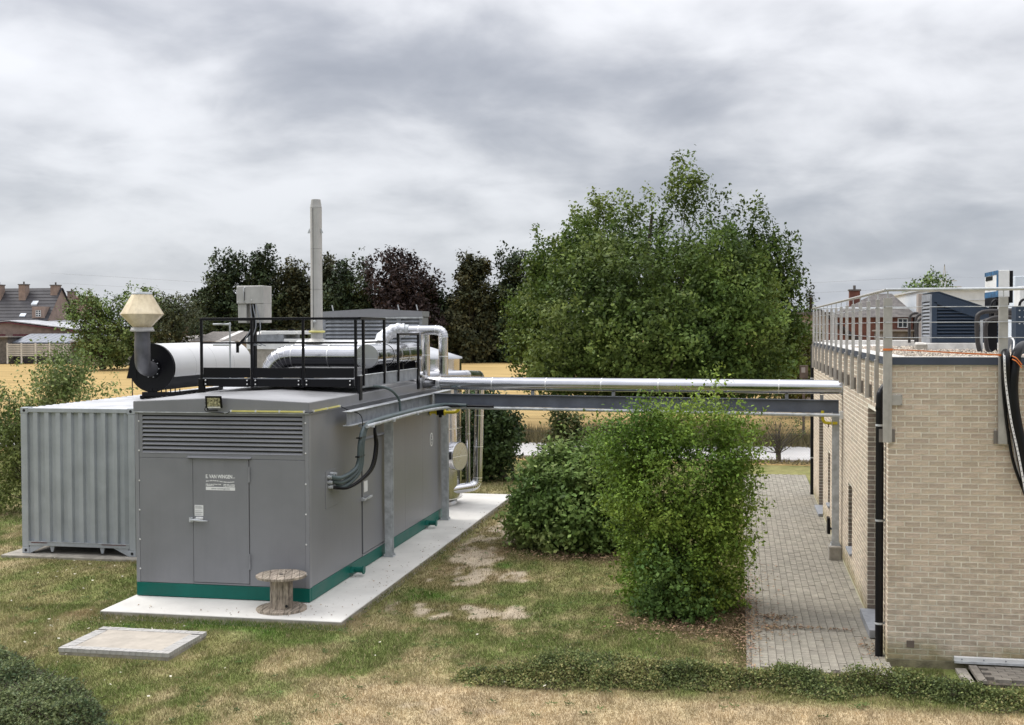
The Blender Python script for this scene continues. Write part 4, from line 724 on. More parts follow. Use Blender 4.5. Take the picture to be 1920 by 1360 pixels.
for s_ in (-1, 1): MB().prism([(-8.93 + s_ * .125, 23.95, 6.52), (-8.93 + s_ * .175, 23.95, 6.52), (-8.93 + s_ * .135, 23.95, 6.62)], (0, .02, 0)).build('guy_lug', M_galv, fs)
MB().lathe([(0, .03), (.02, .03), (.03, .01), (.03, -.01), (0, -.03)], (-8.93, 23.86, 4.62), 10).build('sample_port', M_galv, fs)
sl = thing('flue_silencer', 'pale horizontal cylinder that carries the tall flue', 'silencer', (-9, 24, 3.4))
MB().cyl((-9.35, 24, 3.90), (-7.55, 24, 3.90), .33, n=32).build('shell', M_jacket, sl); MB().lathe([(.30, 0), (.135, .10)], (-8.93, 24, 4.16), 24).build('saddle_cone', M_flue, sl)
for xx in (-9.2, -7.8): MB().box(xx, xx + .08, 23.7, 24.3, 3.35, 3.75).build('cradle', M_black, sl)

# control cabinet on frame
cc = thing('control_cabinet', 'pale grey control cabinet on black struts above the railing', 'cabinet', (-10.5, 24, 3.1))
cx0, cx1, cyy = -10.77, -10.14, 24.0
MB().box(cx0, cx1, cyy, cyy + .45, 5.02, 5.41).build('cabinet_body', M_flue, cc, bevel=.01); MB().box(-10.34, cx1 - .001, cyy + .01, cyy + .44, 4.60, 5.02).build('lower_housing', M_flue, cc, bevel=.008); MB().box(cx0 + .01, -10.56, cyy + .05, cyy + .44, 4.60, 5.02).build('lower_housing', M_flue, cc, bevel=.008)
MB().box(-10.60, -10.582, cyy - .012, cyy, 5.09, 5.28).build('slot', M_black, cc); MB().tube([(-10.56, cyy - .01, 5.06), (-10.59, cyy - .03, 5.06), (-10.59, cyy - .03, 5.36), (-10.56, cyy - .01, 5.37)], .01, 6).build('handle', M_galv, cc)
for q in ((-10.74, 5.37), (-10.57, 5.38), (-10.74, 5.06), (-10.42, 5.10)): MB().cyl((q[0], cyy - .015, q[1]), (q[0], cyy, q[1]), .015, n=8).build('knob', M_white, cc)
m = MB(); m.bar((-10.45, cyy + .2, 3.0), (-10.45, cyy + .2, 5.1), .10, .08); m.bar((-10.42, cyy + .2, 3.0), (-10.25, cyy + .2, 3.0), .1, .08); m.bar((-10.80, cyy + .1, 4.10), (-10.25, cyy + .1, 4.62), .05, .05); m.bar((-10.80, cyy + .1, 3.95), (-10.80, cyy + .1, 4.15), .05, .05); m.build('support_strut', M_black, cc)
for k in range(3): MB().tube(spline([(-10.45 + .06 * k, cyy, 5.0), (-10.40 + .1 * k, cyy - .05, 4.55), (-10.55 + .15 * k, cyy - .05, 4.2), (-10.3 + .1 * k, cyy, 4.1)], 6), .012, 6).build('cable', M_galvdk, cc)

# low white plant box behind the duct
wb = thing('rooftop_plant_box', 'low white and grey plant box with lids behind the railing', 'plant box', (-12.4, 33, 3.0))
b0 = at(463, 628, 32); b1 = at(600, 628, 32); MB().box(b0[0], b1[0], 32, 33.2, 2.9, b0[2] - .42).build('lower_body', M_concdk, wb); MB().box(b0[0], b1[0], 31.95, 33.2, b0[2] - .42, b0[2] - .12).build('body', M_white, wb, bevel=.01)
MB().box(b0[0] + .05, b0[0] + 1.15, 31.93, 33.2, b0[2] - .24, b0[2]).build('panel', M_galvdk, wb)
for k in range(3): MB().box(b0[0] + .45 + k * .55, b0[0] + .95 + k * .55, 31.96, 33.1, b0[2] + .01, b0[2] + .11).build('lid', M_white, wb, bevel=.01); MB().cyl((b0[0] + .7 + k * .55, 32.3, b0[2] + .11), (b0[0] + .7 + k * .55, 32.3, b0[2] + .16), .09, n=12).build('vent_cap', M_black, wb)

# rear louvred plant room
rv = thing('rear_plant_room', 'second taller grey enclosure with louvre behind the silver ducts', 'enclosure', (-10.36, 35, .1))
VX0, VX1, VY, VZ = -11.85, -8.87, 32.3, 4.985
MB().box(VX0, VX1, VY + .06, VY + .7, .1, 4.78).build('wall', M_grey, rv); MB().prism([(VX0 - .02, VY - .02, 4.80), (VX1 + .02, VY - .02, 4.80), (VX1 + .02, VY - .02, VZ - .03), ((VX0 + VX1) / 2, VY - .02, VZ + .05), (VX0 - .02, VY - .02, VZ - .03)], (0, .76, 0)).build('roof', M_grey2, rv)
MB().box(VX0 - .02, VX1 + .02, VY - .03, VY + .06, 4.75, 4.795).build('drip_strip', M_galv, rv)
MB().box(VX0, VX0 + .1, VY, VY + .06, .1, 4.75).build('corner_post', M_galvdk, rv); MB().box(VX1 - .08, VX1, VY, VY + .06, .1, 4.75).build('corner_post', M_galvdk, rv); MB().box(VX1 - .75, VX1 - .62, VY, VY + .05, 3.8, 4.74).build('mullion', M_galvdk, rv)
sm2 = slat_mesh(VX1 - VX0 - .18, .105, .06, M_galvdk)
for i in range(12): piece('louvre_slat', sm2, ((VX0 + VX1) / 2, VY + .005, 3.42 + i * .11), rv)
for xx in (VX0 + .3, VX1 - .7, VX1 - .15): MB().bar((xx, VY + .1, VZ), (xx - .04, VY + .1, VZ + .16), .05, .02).build('lifting_lug', M_galv, rv)

# tank with conical lid
tk = thing('buffer_tank', 'upright mirror-clad tank with shallow conical lid behind the enclosure', 'tank', (-7.56, 28.1, .12))
TC = (-7.56, 28.1)
MB().lathe([(.70, .12), (.70, .30), (.66, .30)], (*TC, 0), 40).build('foot', M_alu2, tk)
for k in range(4): z0 = .30 + k * .86; MB().lathe([(.825, z0), (.825, min(z0 + .857, 3.74))], (*TC, 0), 48).build('cladding_ring', M_alu, tk); MB().lathe([(.832, z0 - .012), (.832, z0 + .012)], (*TC, 0), 48).build('seam_band', M_seam, tk)
MB().lathe([(.845, 3.72), (.845, 3.76), (.4, 3.90), (0.02, 4.02)], (*TC, 0), 48).build('conical_lid', M_controof, tk)
nrm = Vector((.94, -.34, 0)); cen = Vector((-6.98, 27.85, 1.35)); e = cen + nrm * .32
MB().cyl(cen, e, .34, n=40, caps=False).build('manhole_neck', M_alu, tk); pl = MB().cyl(e, e + nrm * .012, .335, n=40).build('manhole_cover', M_alu2, tk); MB().cyl(e - nrm * .02, e + nrm * .014, .348, n=40, caps=False).build('seam_band', M_seam, tk)
sidev = nrm.cross(Vector((0, 0, 1))); MB().bar(e + nrm * .016 - sidev * .33, e + nrm * .016 + sidev * .33, .008, .014).build('cover_seam', M_seam, pl)

# ------------------------------------------------------------------ steel frame of the pipe bridge
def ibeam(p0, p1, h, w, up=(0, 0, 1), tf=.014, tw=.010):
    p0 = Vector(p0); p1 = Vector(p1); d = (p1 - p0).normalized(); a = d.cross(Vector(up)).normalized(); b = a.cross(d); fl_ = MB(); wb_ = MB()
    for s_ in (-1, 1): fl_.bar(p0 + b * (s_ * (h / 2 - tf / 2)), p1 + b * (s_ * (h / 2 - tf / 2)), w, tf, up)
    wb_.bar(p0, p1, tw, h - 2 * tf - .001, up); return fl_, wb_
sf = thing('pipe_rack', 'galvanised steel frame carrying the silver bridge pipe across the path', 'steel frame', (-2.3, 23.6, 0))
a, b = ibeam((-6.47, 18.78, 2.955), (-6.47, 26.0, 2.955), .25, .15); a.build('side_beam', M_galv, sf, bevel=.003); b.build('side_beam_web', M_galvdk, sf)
a, b = ibeam((-6.39, BY0 + .0, 2.955), (1.86, BY1, 2.955), .25, .13); a.build('bridge_beam', M_beam, sf, bevel=.003); b.build('bridge_beam_web', M_beam, sf)
MB().box(-6.395, -6.375, BY0 - .12, BY0 + .12, 2.83, 3.08).build('end_plate', M_galv, sf)
def post(x_, y_, z0, z1, w=.14, name='post'):
    t_ = MB(); 
    for s_ in (-1, 1): t_.box(x_ - w / 2, x_ + w / 2, y_ + s_ * w / 2 - (.012 if s_ > 0 else 0), y_ + s_ * w / 2 + (.012 if s_ < 0 else 0), z0, z1)
    t_.box(x_ - .006, x_ + .006, y_ - w / 2 + .0125, y_ + w / 2 - .0125, z0, z1); o = t_.build(name, M_galv, sf, bevel=.002); MB().box(x_ - w * .72, x_ + w * .72, y_ - w * .72, y_ + w * .72, z0 - .012, z0 - .001).build('base_plate', M_galv, o)
    for sx in (-1, 1):
        for sy in (-1, 1): MB().cyl((x_ + sx * w * .58, y_ + sy * w * .58, z0), (x_ + sx * w * .58, y_ + sy * w * .58, z0 + .04), .012, n=8).build('anchor_bolt', M_galv, o)
post(-6.555, 21.45, .134, 2.829); post(-6.555, 25.80, .134, 2.829); post(1.86 - .05, 23.10, .312, 2.829, .125)
fb = MB().box(1.68, 1.925, 22.93, 23.27, -.02, .30).build('footing_block', M_concdk, sf, bevel=.015)
for y0, x1_ in ((19.35, -6.17), (20.6, -6.17), (22.2, -6.17), (23.7, -6.17)): MB().bar((-6.45, y0, 2.79), (x1_, y0, 2.79), .045, .045).build('tray_arm', M_galv, sf)
for f_ in (.08, .30, .52, .74, .93):
    xx = -6.39 + 8.25 * f_; yy = BY0 + (BY1 - BY0) * f_; MB().box(xx - .03, xx + .03, yy - .20, yy - .06, 2.775, 2.82).build('tray_arm', M_galv, sf)
# conduit and cables
cd = thing('cable_conduit', 'pale steel conduit running under the beam from the enclosure to the brick building', 'conduit', (-2.3, 23.5, 2.75))
cp = spline([(-6.24, 19.15, 2.80), (-6.22, 20.5, 2.815), (-6.20, 22.6, 2.815), (-6.0, BY0 - .35, 2.80), (-5.2, BY0 - .32, 2.80), (-2, BY0 - .78, 2.80), (1.88, BY1 - .17, 2.80)], 8); MB().tube(cp, .032, 10).build('conduit', M_galv, cd); MB().box(1.86, 1.93, BY1 - .25, BY1 - .10, 2.74, 2.88).build('wall_bracket', M_white, cd)
cbs = thing('cable_bundle', 'bundle of thick grey-green cables curving down to the side wall glands', 'cable', (-6.5, 19, 2.4), 'cables at the side wall')
for k, (o1, o2) in enumerate(((0, 0), (.085, .02), (.17, .0))):
    MB().tube(spline([(EX1 + .05, 18.42 + o1, 2.02 - .085 * k), (-6.50, 18.62 + o1, 1.99 - .08 * k), (-6.36, 18.98 + o1, 2.14 - .04 * k), (-6.32, 19.02 + o1, 2.55), (-6.30, 19.25 + o1, 2.80 + .0 * k), (-6.30 + .03 * k, 20.1, 2.865), (-6.29 + .03 * k, 22.4, 2.865), (-6.15 + .03 * k, BY0 - .33, 2.86), (-5.6, BY0 - .36, 2.855)], 8), .036, 10).build('cable', M_cable, cbs)
for k, (z0, xo) in enumerate(((2.3, 0), (2.62, .02))): MB().bar((-6.34 + xo, 18.92, z0), (-6.34 + xo, 19.24, z0), .07, .02).build('cable_tie', M_black, cbs)
cb2 = thing('black_cable_bundle', 'two black cables sagging lowest below the grey-green bundle', 'cable', (-6.5, 19.2, 2.3), 'cables at the side wall')
for k in range(3): MB().tube(spline([(EX1 + .05, 18.46 + .06 * k, 1.84 - .01 * k), (-6.45, 18.85 + .07 * k, 1.80), (-6.28, 19.42 + .06 * k, 2.02), (-6.24, 19.62 + .05 * k, 2.40), (-6.24, 19.60, 2.72), (-6.25, 19.95, 2.84), (-6.24, 22.3, 2.84), (-6.1, BY0 - .42, 2.84), (-5.0, BY0 - .46, 2.84)], 8), .027, 8).build('cable', M_black, cb2)
cb3 = thing('roof_hose', 'dark hose looping from the roof edge down behind the side beam', 'hose', (-6.5, 21.5, 3.3)); MB().tube(spline([(-6.9, 20.6, 3.37), (-6.65, 20.9, 3.40), (-6.47, 21.25, 3.32), (-6.40, 21.6, 3.12), (-6.38, 21.65, 2.86)], 8), .026, 8).build('hose', M_cable, cb3)
cb4 = thing('lamp_lead', 'thin black lead hanging from the yellow strip to the cable bundle', 'cable', (-6.6, 19, 3)); MB().tube(spline([(-6.645, 18.93, 3.16), (-6.55, 19.1, 3.08), (-6.36, 19.2, 2.98), (-6.33, 19.2, 2.7)], 6), .008, 6).build('lead', M_black, cb4)
# gas pipes
gpz = thing('gas_pipe', 'yellow gas pipe with black valve at the corner of the grey enclosure', 'gas pipe', (-6.4, 25.0, 2.6), 'yellow gas pipes')
pp = [(-6.68, 24.9, 2.63), (-6.20, 24.9, 2.63), (-6.06, 24.9, 2.65), (-6.02, 24.9, 2.72), (-6.02, 24.9, 2.90)]; MB().tube(spline(pp, 4), .036, 10).build('gas_line', M_yellow, gpz)
for xx in (-6.66, -6.52, -6.34): MB().cyl((xx, 24.9, 2.63), (xx + .02, 24.9, 2.63), .075, n=14).build('flange', M_yellow, gpz)
MB().cyl((-6.50, 24.9, 2.63), (-6.34, 24.9, 2.63), .068, n=14).box(-6.45, -6.39, 24.84, 24.9, 2.52, 2.63).build('valve', M_black, gpz)
gp2 = thing('gas_pipe', 'yellow gas pipe bending into the post beside the brick wall', 'gas pipe', (1.6, 23.05, 2.7), 'yellow gas pipes')
MB().tube(spline([(1.56, 22.98, 2.88), (1.56, 22.98, 2.73), (1.60, 22.98, 2.66), (1.68, 22.98, 2.645), (1.83, 22.98, 2.645)], 5), .030, 10).build('gas_line', M_yellow, gp2); MB().box(1.655, 1.675, 22.93, 23.0, 2.57, 2.62).build('drain', M_rust, gp2); MB().tube([(1.73, 22.94, 2.60), (1.73, 22.94, 2.86)], .006, 6).build('hanger', M_galv, gp2)

# ------------------------------------------------------------------ shipping container
sc_ = thing('shipping_container', 'grey ribbed steel shipping container left of the enclosure', 'container', (-12.72, 24, .05))
KX0, KX1, KY, KZ = -13.94, -11.495, 20.863, 2.935; KY1 = KY + 12.19
for xx in (KX0, KX1 - .14): MB().box(xx, xx + .14, KY, KY + .10, .17, 2.82).build('corner_post', M_cont, sc_, bevel=.006)
for xx in (KX0 - .002, KX1 - .160):
    for z0 in (.05, 2.82):
        c_ = MB().box(xx, xx + .162, KY - .004, KY + .178, z0, z0 + .118).build('corner_casting', M_cont, sc_, bevel=.008); MB().cyl((xx + .081, KY - .006, z0 + .059), (xx + .081, KY - .0045, z0 + .059), .030, n=12).build('casting_hole', M_dark, c_)
MB().box(KX0 + .16, KX1 - .16, KY + .002, KY + .09, 2.845, 2.925).build('top_rail', M_cont, sc_, bevel=.004); MB().box(KX0 + .14, KX1 - .14, KY - .004, KY + .09, .205, .285).build('bottom_rail', M_cont, sc_, bevel=.004); MB().box(KX0 + .14, KX1 - .14, KY - .012, KY, .285, .293).build('rail_lip', M_galv, sc_)
for s_, xx in ((1, KX0 + .16), (-1, KX1 - .16)): MB().prism([(xx, KY + .01, .05), (xx, KY + .01, .204), (xx + s_ * .32, KY + .01, .204)], (0, .03, 0)).build('gusset', M_cont, sc_)
for xx in (-13.30, -12.22): MB().prism([(xx - .05, KY + .02, .204), (xx + .05, KY + .02, .204), (xx + .02, KY + .02, .09), (xx - .02, KY + .02, .09)], (0, .03, 0)).build('fork_lug', M_cont, sc_)
m = MB(); x_ = KX0 + .14; xe = KX1 - .14; pit = (xe - x_) / 8.9; prof = []; 
while x_ < xe - .001:
    for dx, dd in ((0, .072), (.40, .072), (.52, .012), (.90, .012)):
        xx = x_ + dx * pit
        if xx < xe: prof.append((xx, KY + dd))
    x_ += pit
prof.append((xe, KY + .072)); vs = [(a, b, .285) for a, b in prof] + [(a, b, 2.846) for a, b in prof]; n = len(prof); m.add(vs, [(i, i + 1, n + i + 1, n + i) for i in range(n - 1)]); m.build('end_wall', M_cont, sc_)
m = MB(); y_ = KY + .18; prof = []
while y_ < KY1 - .2: prof += [(y_, 2.90), (y_ + .11, 2.90), (y_ + .14, 2.925), (y_ + .22, 2.925)]; y_ += .25
prof.append((KY1 - .1, 2.90)); vs = [(KX0 + .03, a, b) for a, b in prof] + [(KX1 - .03, a, b) for a, b in prof]; n = len(prof); m.add(vs, [(n + i, n + i + 1, i + 1, i) for i in range(n - 1)]); m.build('roof', M_controof, sc_)
MB().box(KX0 + .005, KX1 - .005, KY + .10, KY1, .21, .29).build('floor_frame', M_dark, sc_); m = MB(); m.box(KX0 + .01, KX0 + .06, KY + .10, KY1, .285, 2.91); m.box(KX1 - .06, KX1 - .01, KY + .10, KY1, .285, 2.91); m.box(KX0 + .05, KX1 - .05, KY1 - .05, KY1, .285, 2.9); m.build('side_wall', M_cont, sc_)
MB().box(KX0 + .2, KX0 + .55, KY - .0135, KY - .0122, .262, .274).build('red_marking', M_redpaint, sc_); MB().box(KX1 - .72, KX1 - .2, KY - .0135, KY - .0122, .262, .272).build('red_marking', M_redpaint, sc_)

# ------------------------------------------------------------------ jacketed silencer with cone cowl on the container
js = thing('jacketed_silencer', 'large horizontal silencer with white half jacket and black end on the container roof', 'silencer', (-12.8, 25.8, 3.0))
JX, JZ, JR, JY0, JY1 = -12.78, 3.615, .535, 24.0, 28.2
MB().cyl((JX, JY0, JZ), (JX, JY1, JZ), JR - .02, n=48).build('drum', M_black, js)
for k in range(4):
    y0 = JY0 + .05 + k * 1.03; y1 = y0 + 1.025; vs = []; fs_ = []; nn_ = 30
    for j, yq in enumerate((y0, y1)):
        for i in range(nn_ + 1): t_ = math.radians(-22 + 224 * i / nn_); vs.append((JX + JR * math.cos(t_), yq, JZ + JR * math.sin(t_)))
    m = MB(); m.add(vs, [(i + 1, i, nn_ + 1 + i, nn_ + 2 + i) for i in range(nn_)], True); m.build('jacket_sheet', M_jacket, js)
MB().lathe([(JR - .015, 0), (JR + .01, 0)], (0, 0, 0), 40)
ep = MB().cyl((JX, JY0 - .03, JZ), (JX, JY0, JZ), JR + .005, n=48).build('end_plate', M_black, js); MB().prism([(JX - .60, JY0 - .04, JZ - .24), (JX - .36, JY0 - .04, JZ - .24), (JX - .34, JY0 - .04, JZ + .32), (JX - .50, JY0 - .04, JZ + .14)], (0, .15, 0)).build('side_fin', M_black, js)
m = MB(); m.box(JX - .2, JX + .75, JY0 - .1, JY0 + .05, 3.00, 3.08); m.box(JX - .2, JX + .75, JY1 - .4, JY1 - .2, 3.00, 3.08); m.box(JX - .25, JX - .17, JY0 - .1, JY1 - .2, 2.93, 3.0); m.box(JX + .7, JX + .78, JY0 - .1, JY1 - .2, 2.93, 3.0)
for k in range(7): m.box(JX + .0 + k * .11, JX + .02 + k * .11, JY0 - .04, JY0 - .02, 3.08, 3.16)
m.build('support_frame', M_black, js)
es = thing('cone_cowl_exhaust', 'cream double-cone rain cowl on a dark pipe elbow', 'exhaust', (-12.7, 23.5, 3.6))
EXx, EYy = -12.695, 23.42
MB().tube(spline([(JX, JY0 - .03, 3.60), (JX + .0, 23.80, 3.60), (JX + .03, 23.55, 3.70), (EXx, EYy, 3.95), (EXx, EYy, 4.22)], 7), .168, 28, caps=False).build('elbow', M_duct, es)
MB().cyl((EXx, EYy, 4.215), (EXx, EYy, 4.43), .160, n=28).build('pipe_collar', M_duct, es); MB().cyl((JX, JY0 - .055, 3.60), (JX, JY0 - .031, 3.60), .22, n=28).build('flange', M_black, es)
for i in range(10): t_ = i * .628; MB().cyl((JX + .195 * math.cos(t_), JY0 - .075, 3.60 + .195 * math.sin(t_)), (JX + .195 * math.cos(t_), JY0 - .056, 3.60 + .195 * math.sin(t_)), .013, n=6).build('flange_bolt', M_galv, es)
MB().lathe([(.165, 4.42), (.255, 4.425), (.255, 4.46), (.235, 4.47), (.235, 4.51), (.17, 4.515)], (EXx, EYy, 0), 28).build('clamp_ring', M_flue, es)
MB().lathe([(.19, 4.515), (.455, 4.795)], (EXx, EYy, 0), 14, True).build('lower_cone', M_cream, es); MB().lathe([(.455, 4.799), (.212, 5.225)], (EXx, EYy, 0), 14, True).build('upper_cone', M_cream, es); MB().lathe([(.458, 4.788), (.461, 4.797), (.458, 4.806)], (EXx, EYy, 0), 14).build('rim_seam', M_cream, es)
MB().lathe([(.215, 5.222), (.215, 5.275), (.205, 5.275), (.205, 5.2)], (EXx, EYy, 0), 28).build('top_collar', M_galv, es)

# ------------------------------------------------------------------ cable reel
cr = thing('wooden_cable_reel', 'weathered wooden cable reel standing on the slab in front of the enclosure', 'cable reel', (-6.96, 17.06, .12))
RXc, RYc = -6.965, 17.08
def disc(z0, z1, nm):
    nb = 7; w = .78 / nb
    for i in range(nb):
        xa = -.39 + i * w; xb = xa + w - .005; pts = []
        for q in np.linspace(xa, xb, 4): pts.append((q, -math.sqrt(max(0, .39 ** 2 - q * q))))
        for q in np.linspace(xb, xa, 4): pts.append((q, math.sqrt(max(0, .39 ** 2 - q * q))))
        a = .35; pts = [(p[0] * math.cos(a) - p[1] * math.sin(a), p[0] * math.sin(a) + p[1] * math.cos(a)) for p in pts]; cl = []
        for p in pts:
            if not cl or (abs(p[0] - cl[-1][0]) + abs(p[1] - cl[-1][1])) > .004: cl.append(p)
        MB().prism([(RXc + p[0], RYc + p[1], z0 + .001 * (i % 3)) for p in cl], (0, 0, z1 - z0)).build('plank', M_wood, cr, bevel=.002)
disc(.12, .158, 'bottom'); disc(.630, .668, 'top')
for i in range(12):
    t0 = i / 12 * 2 * math.pi; t1 = (i + .94) / 12 * 2 * math.pi; r0, r1 = .15, .175
    MB().prism([(RXc + r0 * math.cos(t0), RYc + r0 * math.sin(t0), .162), (RXc + r1 * math.cos(t0), RYc + r1 * math.sin(t0), .162), (RXc + r1 * math.cos(t1), RYc + r1 * math.sin(t1), .162), (RXc + r0 * math.cos(t1), RYc + r0 * math.sin(t1), .162)], (0, 0, .466)).build('stave', M_wood, cr)
MB().cyl((RXc, RYc, .6705), (RXc, RYc, .673), .035, n=14).build('hub_hole', M_dark, cr)
for i in range(5): t_ = i * 1.256 + .3; MB().cyl((RXc + .2 * math.cos(t_), RYc + .2 * math.sin(t_), .669), (RXc + .2 * math.cos(t_), RYc + .2 * math.sin(t_), .676), .009, n=8).build('bolt', M_rust, cr)
MB().cyl((RXc + .13, RYc - .125, .205), (RXc + .135, RYc - .131, .205), .022, n=12).build('side_hole', M_dark, cr)

# ------------------------------------------------------------------ paved cover in the lawn
pc = thing('paved_inspection_cover', 'rectangular concrete cover with paver border set in the lawn', 'cover', (-8.38, 15.13, 0))
px0, px1, py0, py1 = -9.20, -7.56, 14.55, 15.72
MB().box(px0 + .16, px1 - .16, py0 + .12, py1 - .12, -.05, .092).build('concrete_fill', mat('sandy_concrete', (0.43, 0.385, 0.325), .9, var=.08, vs=5, bump=.2, bs=60), pc, bevel=.004); MB().box(px0 + .01, px1 - .01, py0 + .01, py1 - .01, -.05, .045).build('bedding', M_concdk, pc)
brk = MB().box(-.046, .046, -.032, .032, 0, .055).mesh('paver', mat('pale_border_paver', (0.44, 0.425, 0.40), .85, var=.10, vs=8, isl=.07))
def border():
    for row in range(2):
        k = 0; xx = px0 + .05
        while xx < px1 - .03:
            for yy in ((py1 - .035 - row * .07), (py0 + .035 + row * .07)): piece('paver', brk, (xx + (row % 2) * .0, yy, .042 + R.uniform(-.002, .002)), pc)
            xx += .0965
        
        yy = py0 + .175
        while yy < py1 - .17:
            for x_ in (px0 + .05 + row * .0965 * .8, px1 - .05 - row * .0965 * .8): piece('paver', brk, (x_, yy, .042 + R.uniform(-.002, .002)), pc)
            yy += .069
border()

# ------------------------------------------------------------------ paved path
BX, BYf = 1.931, 16.074
pth = MB().box(0.12, 1.96, 15.45, 36.1, -.1, .030).build('path', M_joint); tag(pth, kind='structure')
MB().box(0.10, .16, 15.45, 36.1, -.1, .042).build('path_edge', M_paver, pth, bevel=.004)
pav = MB().box(-.0525, .0525, -.1075, .1075, 0, .05).mesh('paver', M_paver); ncol = 16; pw = (1.955 - .165) / ncol; cnt = 0; stuff = MB()
plist = []
for c_ in range(ncol):
    y_ = 15.46 + (c_ % 2) * .11
    while y_ < 35.95: plist.append((y_ + .11, .165 + pw * (c_ + .5))); y_ += .2205
plist.sort()
for i, (yy, xx) in enumerate(plist):
    z_ = -.012 + R.uniform(-.003, .003)
    if i < 300: piece('paver', pav, (xx, yy, z_), pth, (R.uniform(-.01, .01), R.uniform(-.012, .012), R.uniform(-.01, .01)))
    else: stuff.box(xx - .0515, xx + .0515, yy - .1065, yy + .1065, z_ + .02, z_ + .05)
o = stuff.build('distant_pavers', M_paver, pth); o['kind'] = 'stuff'

# ------------------------------------------------------------------ brick building
bb = thing('brick_building', 'flat-roofed sand brick building at the right edge', 'building', (1.931, 16.074, 0))
BX1, BY1_ = 9.0, 31.75; ZT = 3.972
ops = [(17.25, 18.56, .16, 3.25), (21.03, 21.76, .53, 1.68), (26.08, 26.63, .60, 1.73), (28.20, 29.62, .10, 2.42)]      # y0,y1,z0,z1 in the left wall
wl_ = MB(); prev = BYf + .30
wl_.box(BX, BX1, BYf, BYf + .295, -.05, ZT)
for (y0, y1, z0, z1) in ops: wl_.box(BX, BX + .30, prev, y0, -.05, ZT); wl_.box(BX, BX + .30, y0, y1, z1, ZT); wl_.box(BX, BX + .30, y0, y1, -.05, z0); prev = y1
wl_.box(BX, BX + .30, prev, BY1_, -.05, ZT); wl_.box(BX + .31, BX1, BY1_ - .3, BY1_, -.05, ZT); wl_.build('wall', M_mortar, bb)
MB().box(BX + .32, BX1 - .1, BYf + .31, BY1_ - .31, 0, 3.9).build('interior', M_dark, bb)
CH, BL = .0732, .2044
bm = []
for k in range(6):
    rr_ = random.Random(k); j = lambda: rr_.uniform(-.0018, .0018); m = MB(); w, h = .0935, .0268
    m.add([(-w + j(), -.009 + j(), -h + j()), (w + j(), -.009 + j(), -h + j()), (w + j(), -.009 + j(), h + j()), (-w + j(), -.009 + j(), h + j()), (-w, .02, -h), (w, .02, -h), (w, .02, h), (-w, .02, h)], [(0, 1, 2, 3), (5, 4, 7, 6), (0, 4, 5, 1), (1, 5, 6, 2), (2, 6, 7, 3), (3, 7, 4, 0)]); bm.append(m.mesh('brick', M_brick))
rest = MB(); cnt = 0; ncrs = 54
for c_ in range(ncrs - 1, -1, -1):
    zc = (c_ + .5) * CH + .012; off = .0 if c_ % 2 else -.106; xx = BX + .002 + off + BL / 2
    while xx < 6.6:
        x0, x1 = xx - BL / 2 + .0087, xx + BL / 2 - .0087; x0 = max(x0, BX - .006)
        if c_ < 1: xx += BL; continue
        if xx < 3.72 and cnt < 300 and x0 == xx - BL / 2 + .0087:
            piece('brick', R.choice(bm), (xx, BYf + R.uniform(-.0015, .0015), zc + R.uniform(-.0012, .0012)), bb, (0, R.uniform(-.006, .006), 0)); cnt += 1
        elif xx < 6.6: dy = R.uniform(.0055, .0095); rest.box(x0, x1, BYf - dy, BYf + .01, zc - .0268 + R.uniform(-.001, .001), zc + .0268 + R.uniform(-.001, .001))
        xx += BL
o = rest.build('front_brickwork', M_brick, bb); o['kind'] = 'stuff'
rest = MB()
for c_ in range(1, ncrs):
    zc = (c_ + .5) * CH + .012; yy = BYf - .006 + (.106 if c_ % 2 else .2044); first = True; y0 = BYf - .0065
    y1 = yy - .004
    while y0 < BY1_:
        segs = [(y0, min(y1, BY1_))]
        for (a, b, z0, z1) in ops:
            if zc + .03 > z0 and zc - .03 < z1:
                ns_ = []
                for (p, q) in segs:
                    if q <= a or p >= b: ns_.append((p, q)); continue
                    if p < a - .01: ns_.append((p, a - .002))
                    if q > b + .01: ns_.append((b + .002, q))
                segs = ns_
        for p, q in segs: dx = R.uniform(.004, .008); rest.box(BX - dx, BX + .01, p, q, zc - .0268, zc + .0268)
        y0 = y1 + .016; y1 = y0 + BL - .016
o = rest.build('side_brickwork', M_brick, bb); o['kind'] = 'stuff'
rest = MB()
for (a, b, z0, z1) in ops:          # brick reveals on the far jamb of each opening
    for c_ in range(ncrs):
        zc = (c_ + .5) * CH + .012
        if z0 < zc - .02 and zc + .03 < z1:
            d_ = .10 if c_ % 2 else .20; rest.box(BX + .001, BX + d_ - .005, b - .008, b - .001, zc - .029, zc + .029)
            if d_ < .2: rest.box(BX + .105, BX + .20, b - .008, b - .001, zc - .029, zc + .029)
o = rest.build('jamb_brickwork', M_brickdk, bb); o['kind'] = 'stuff'
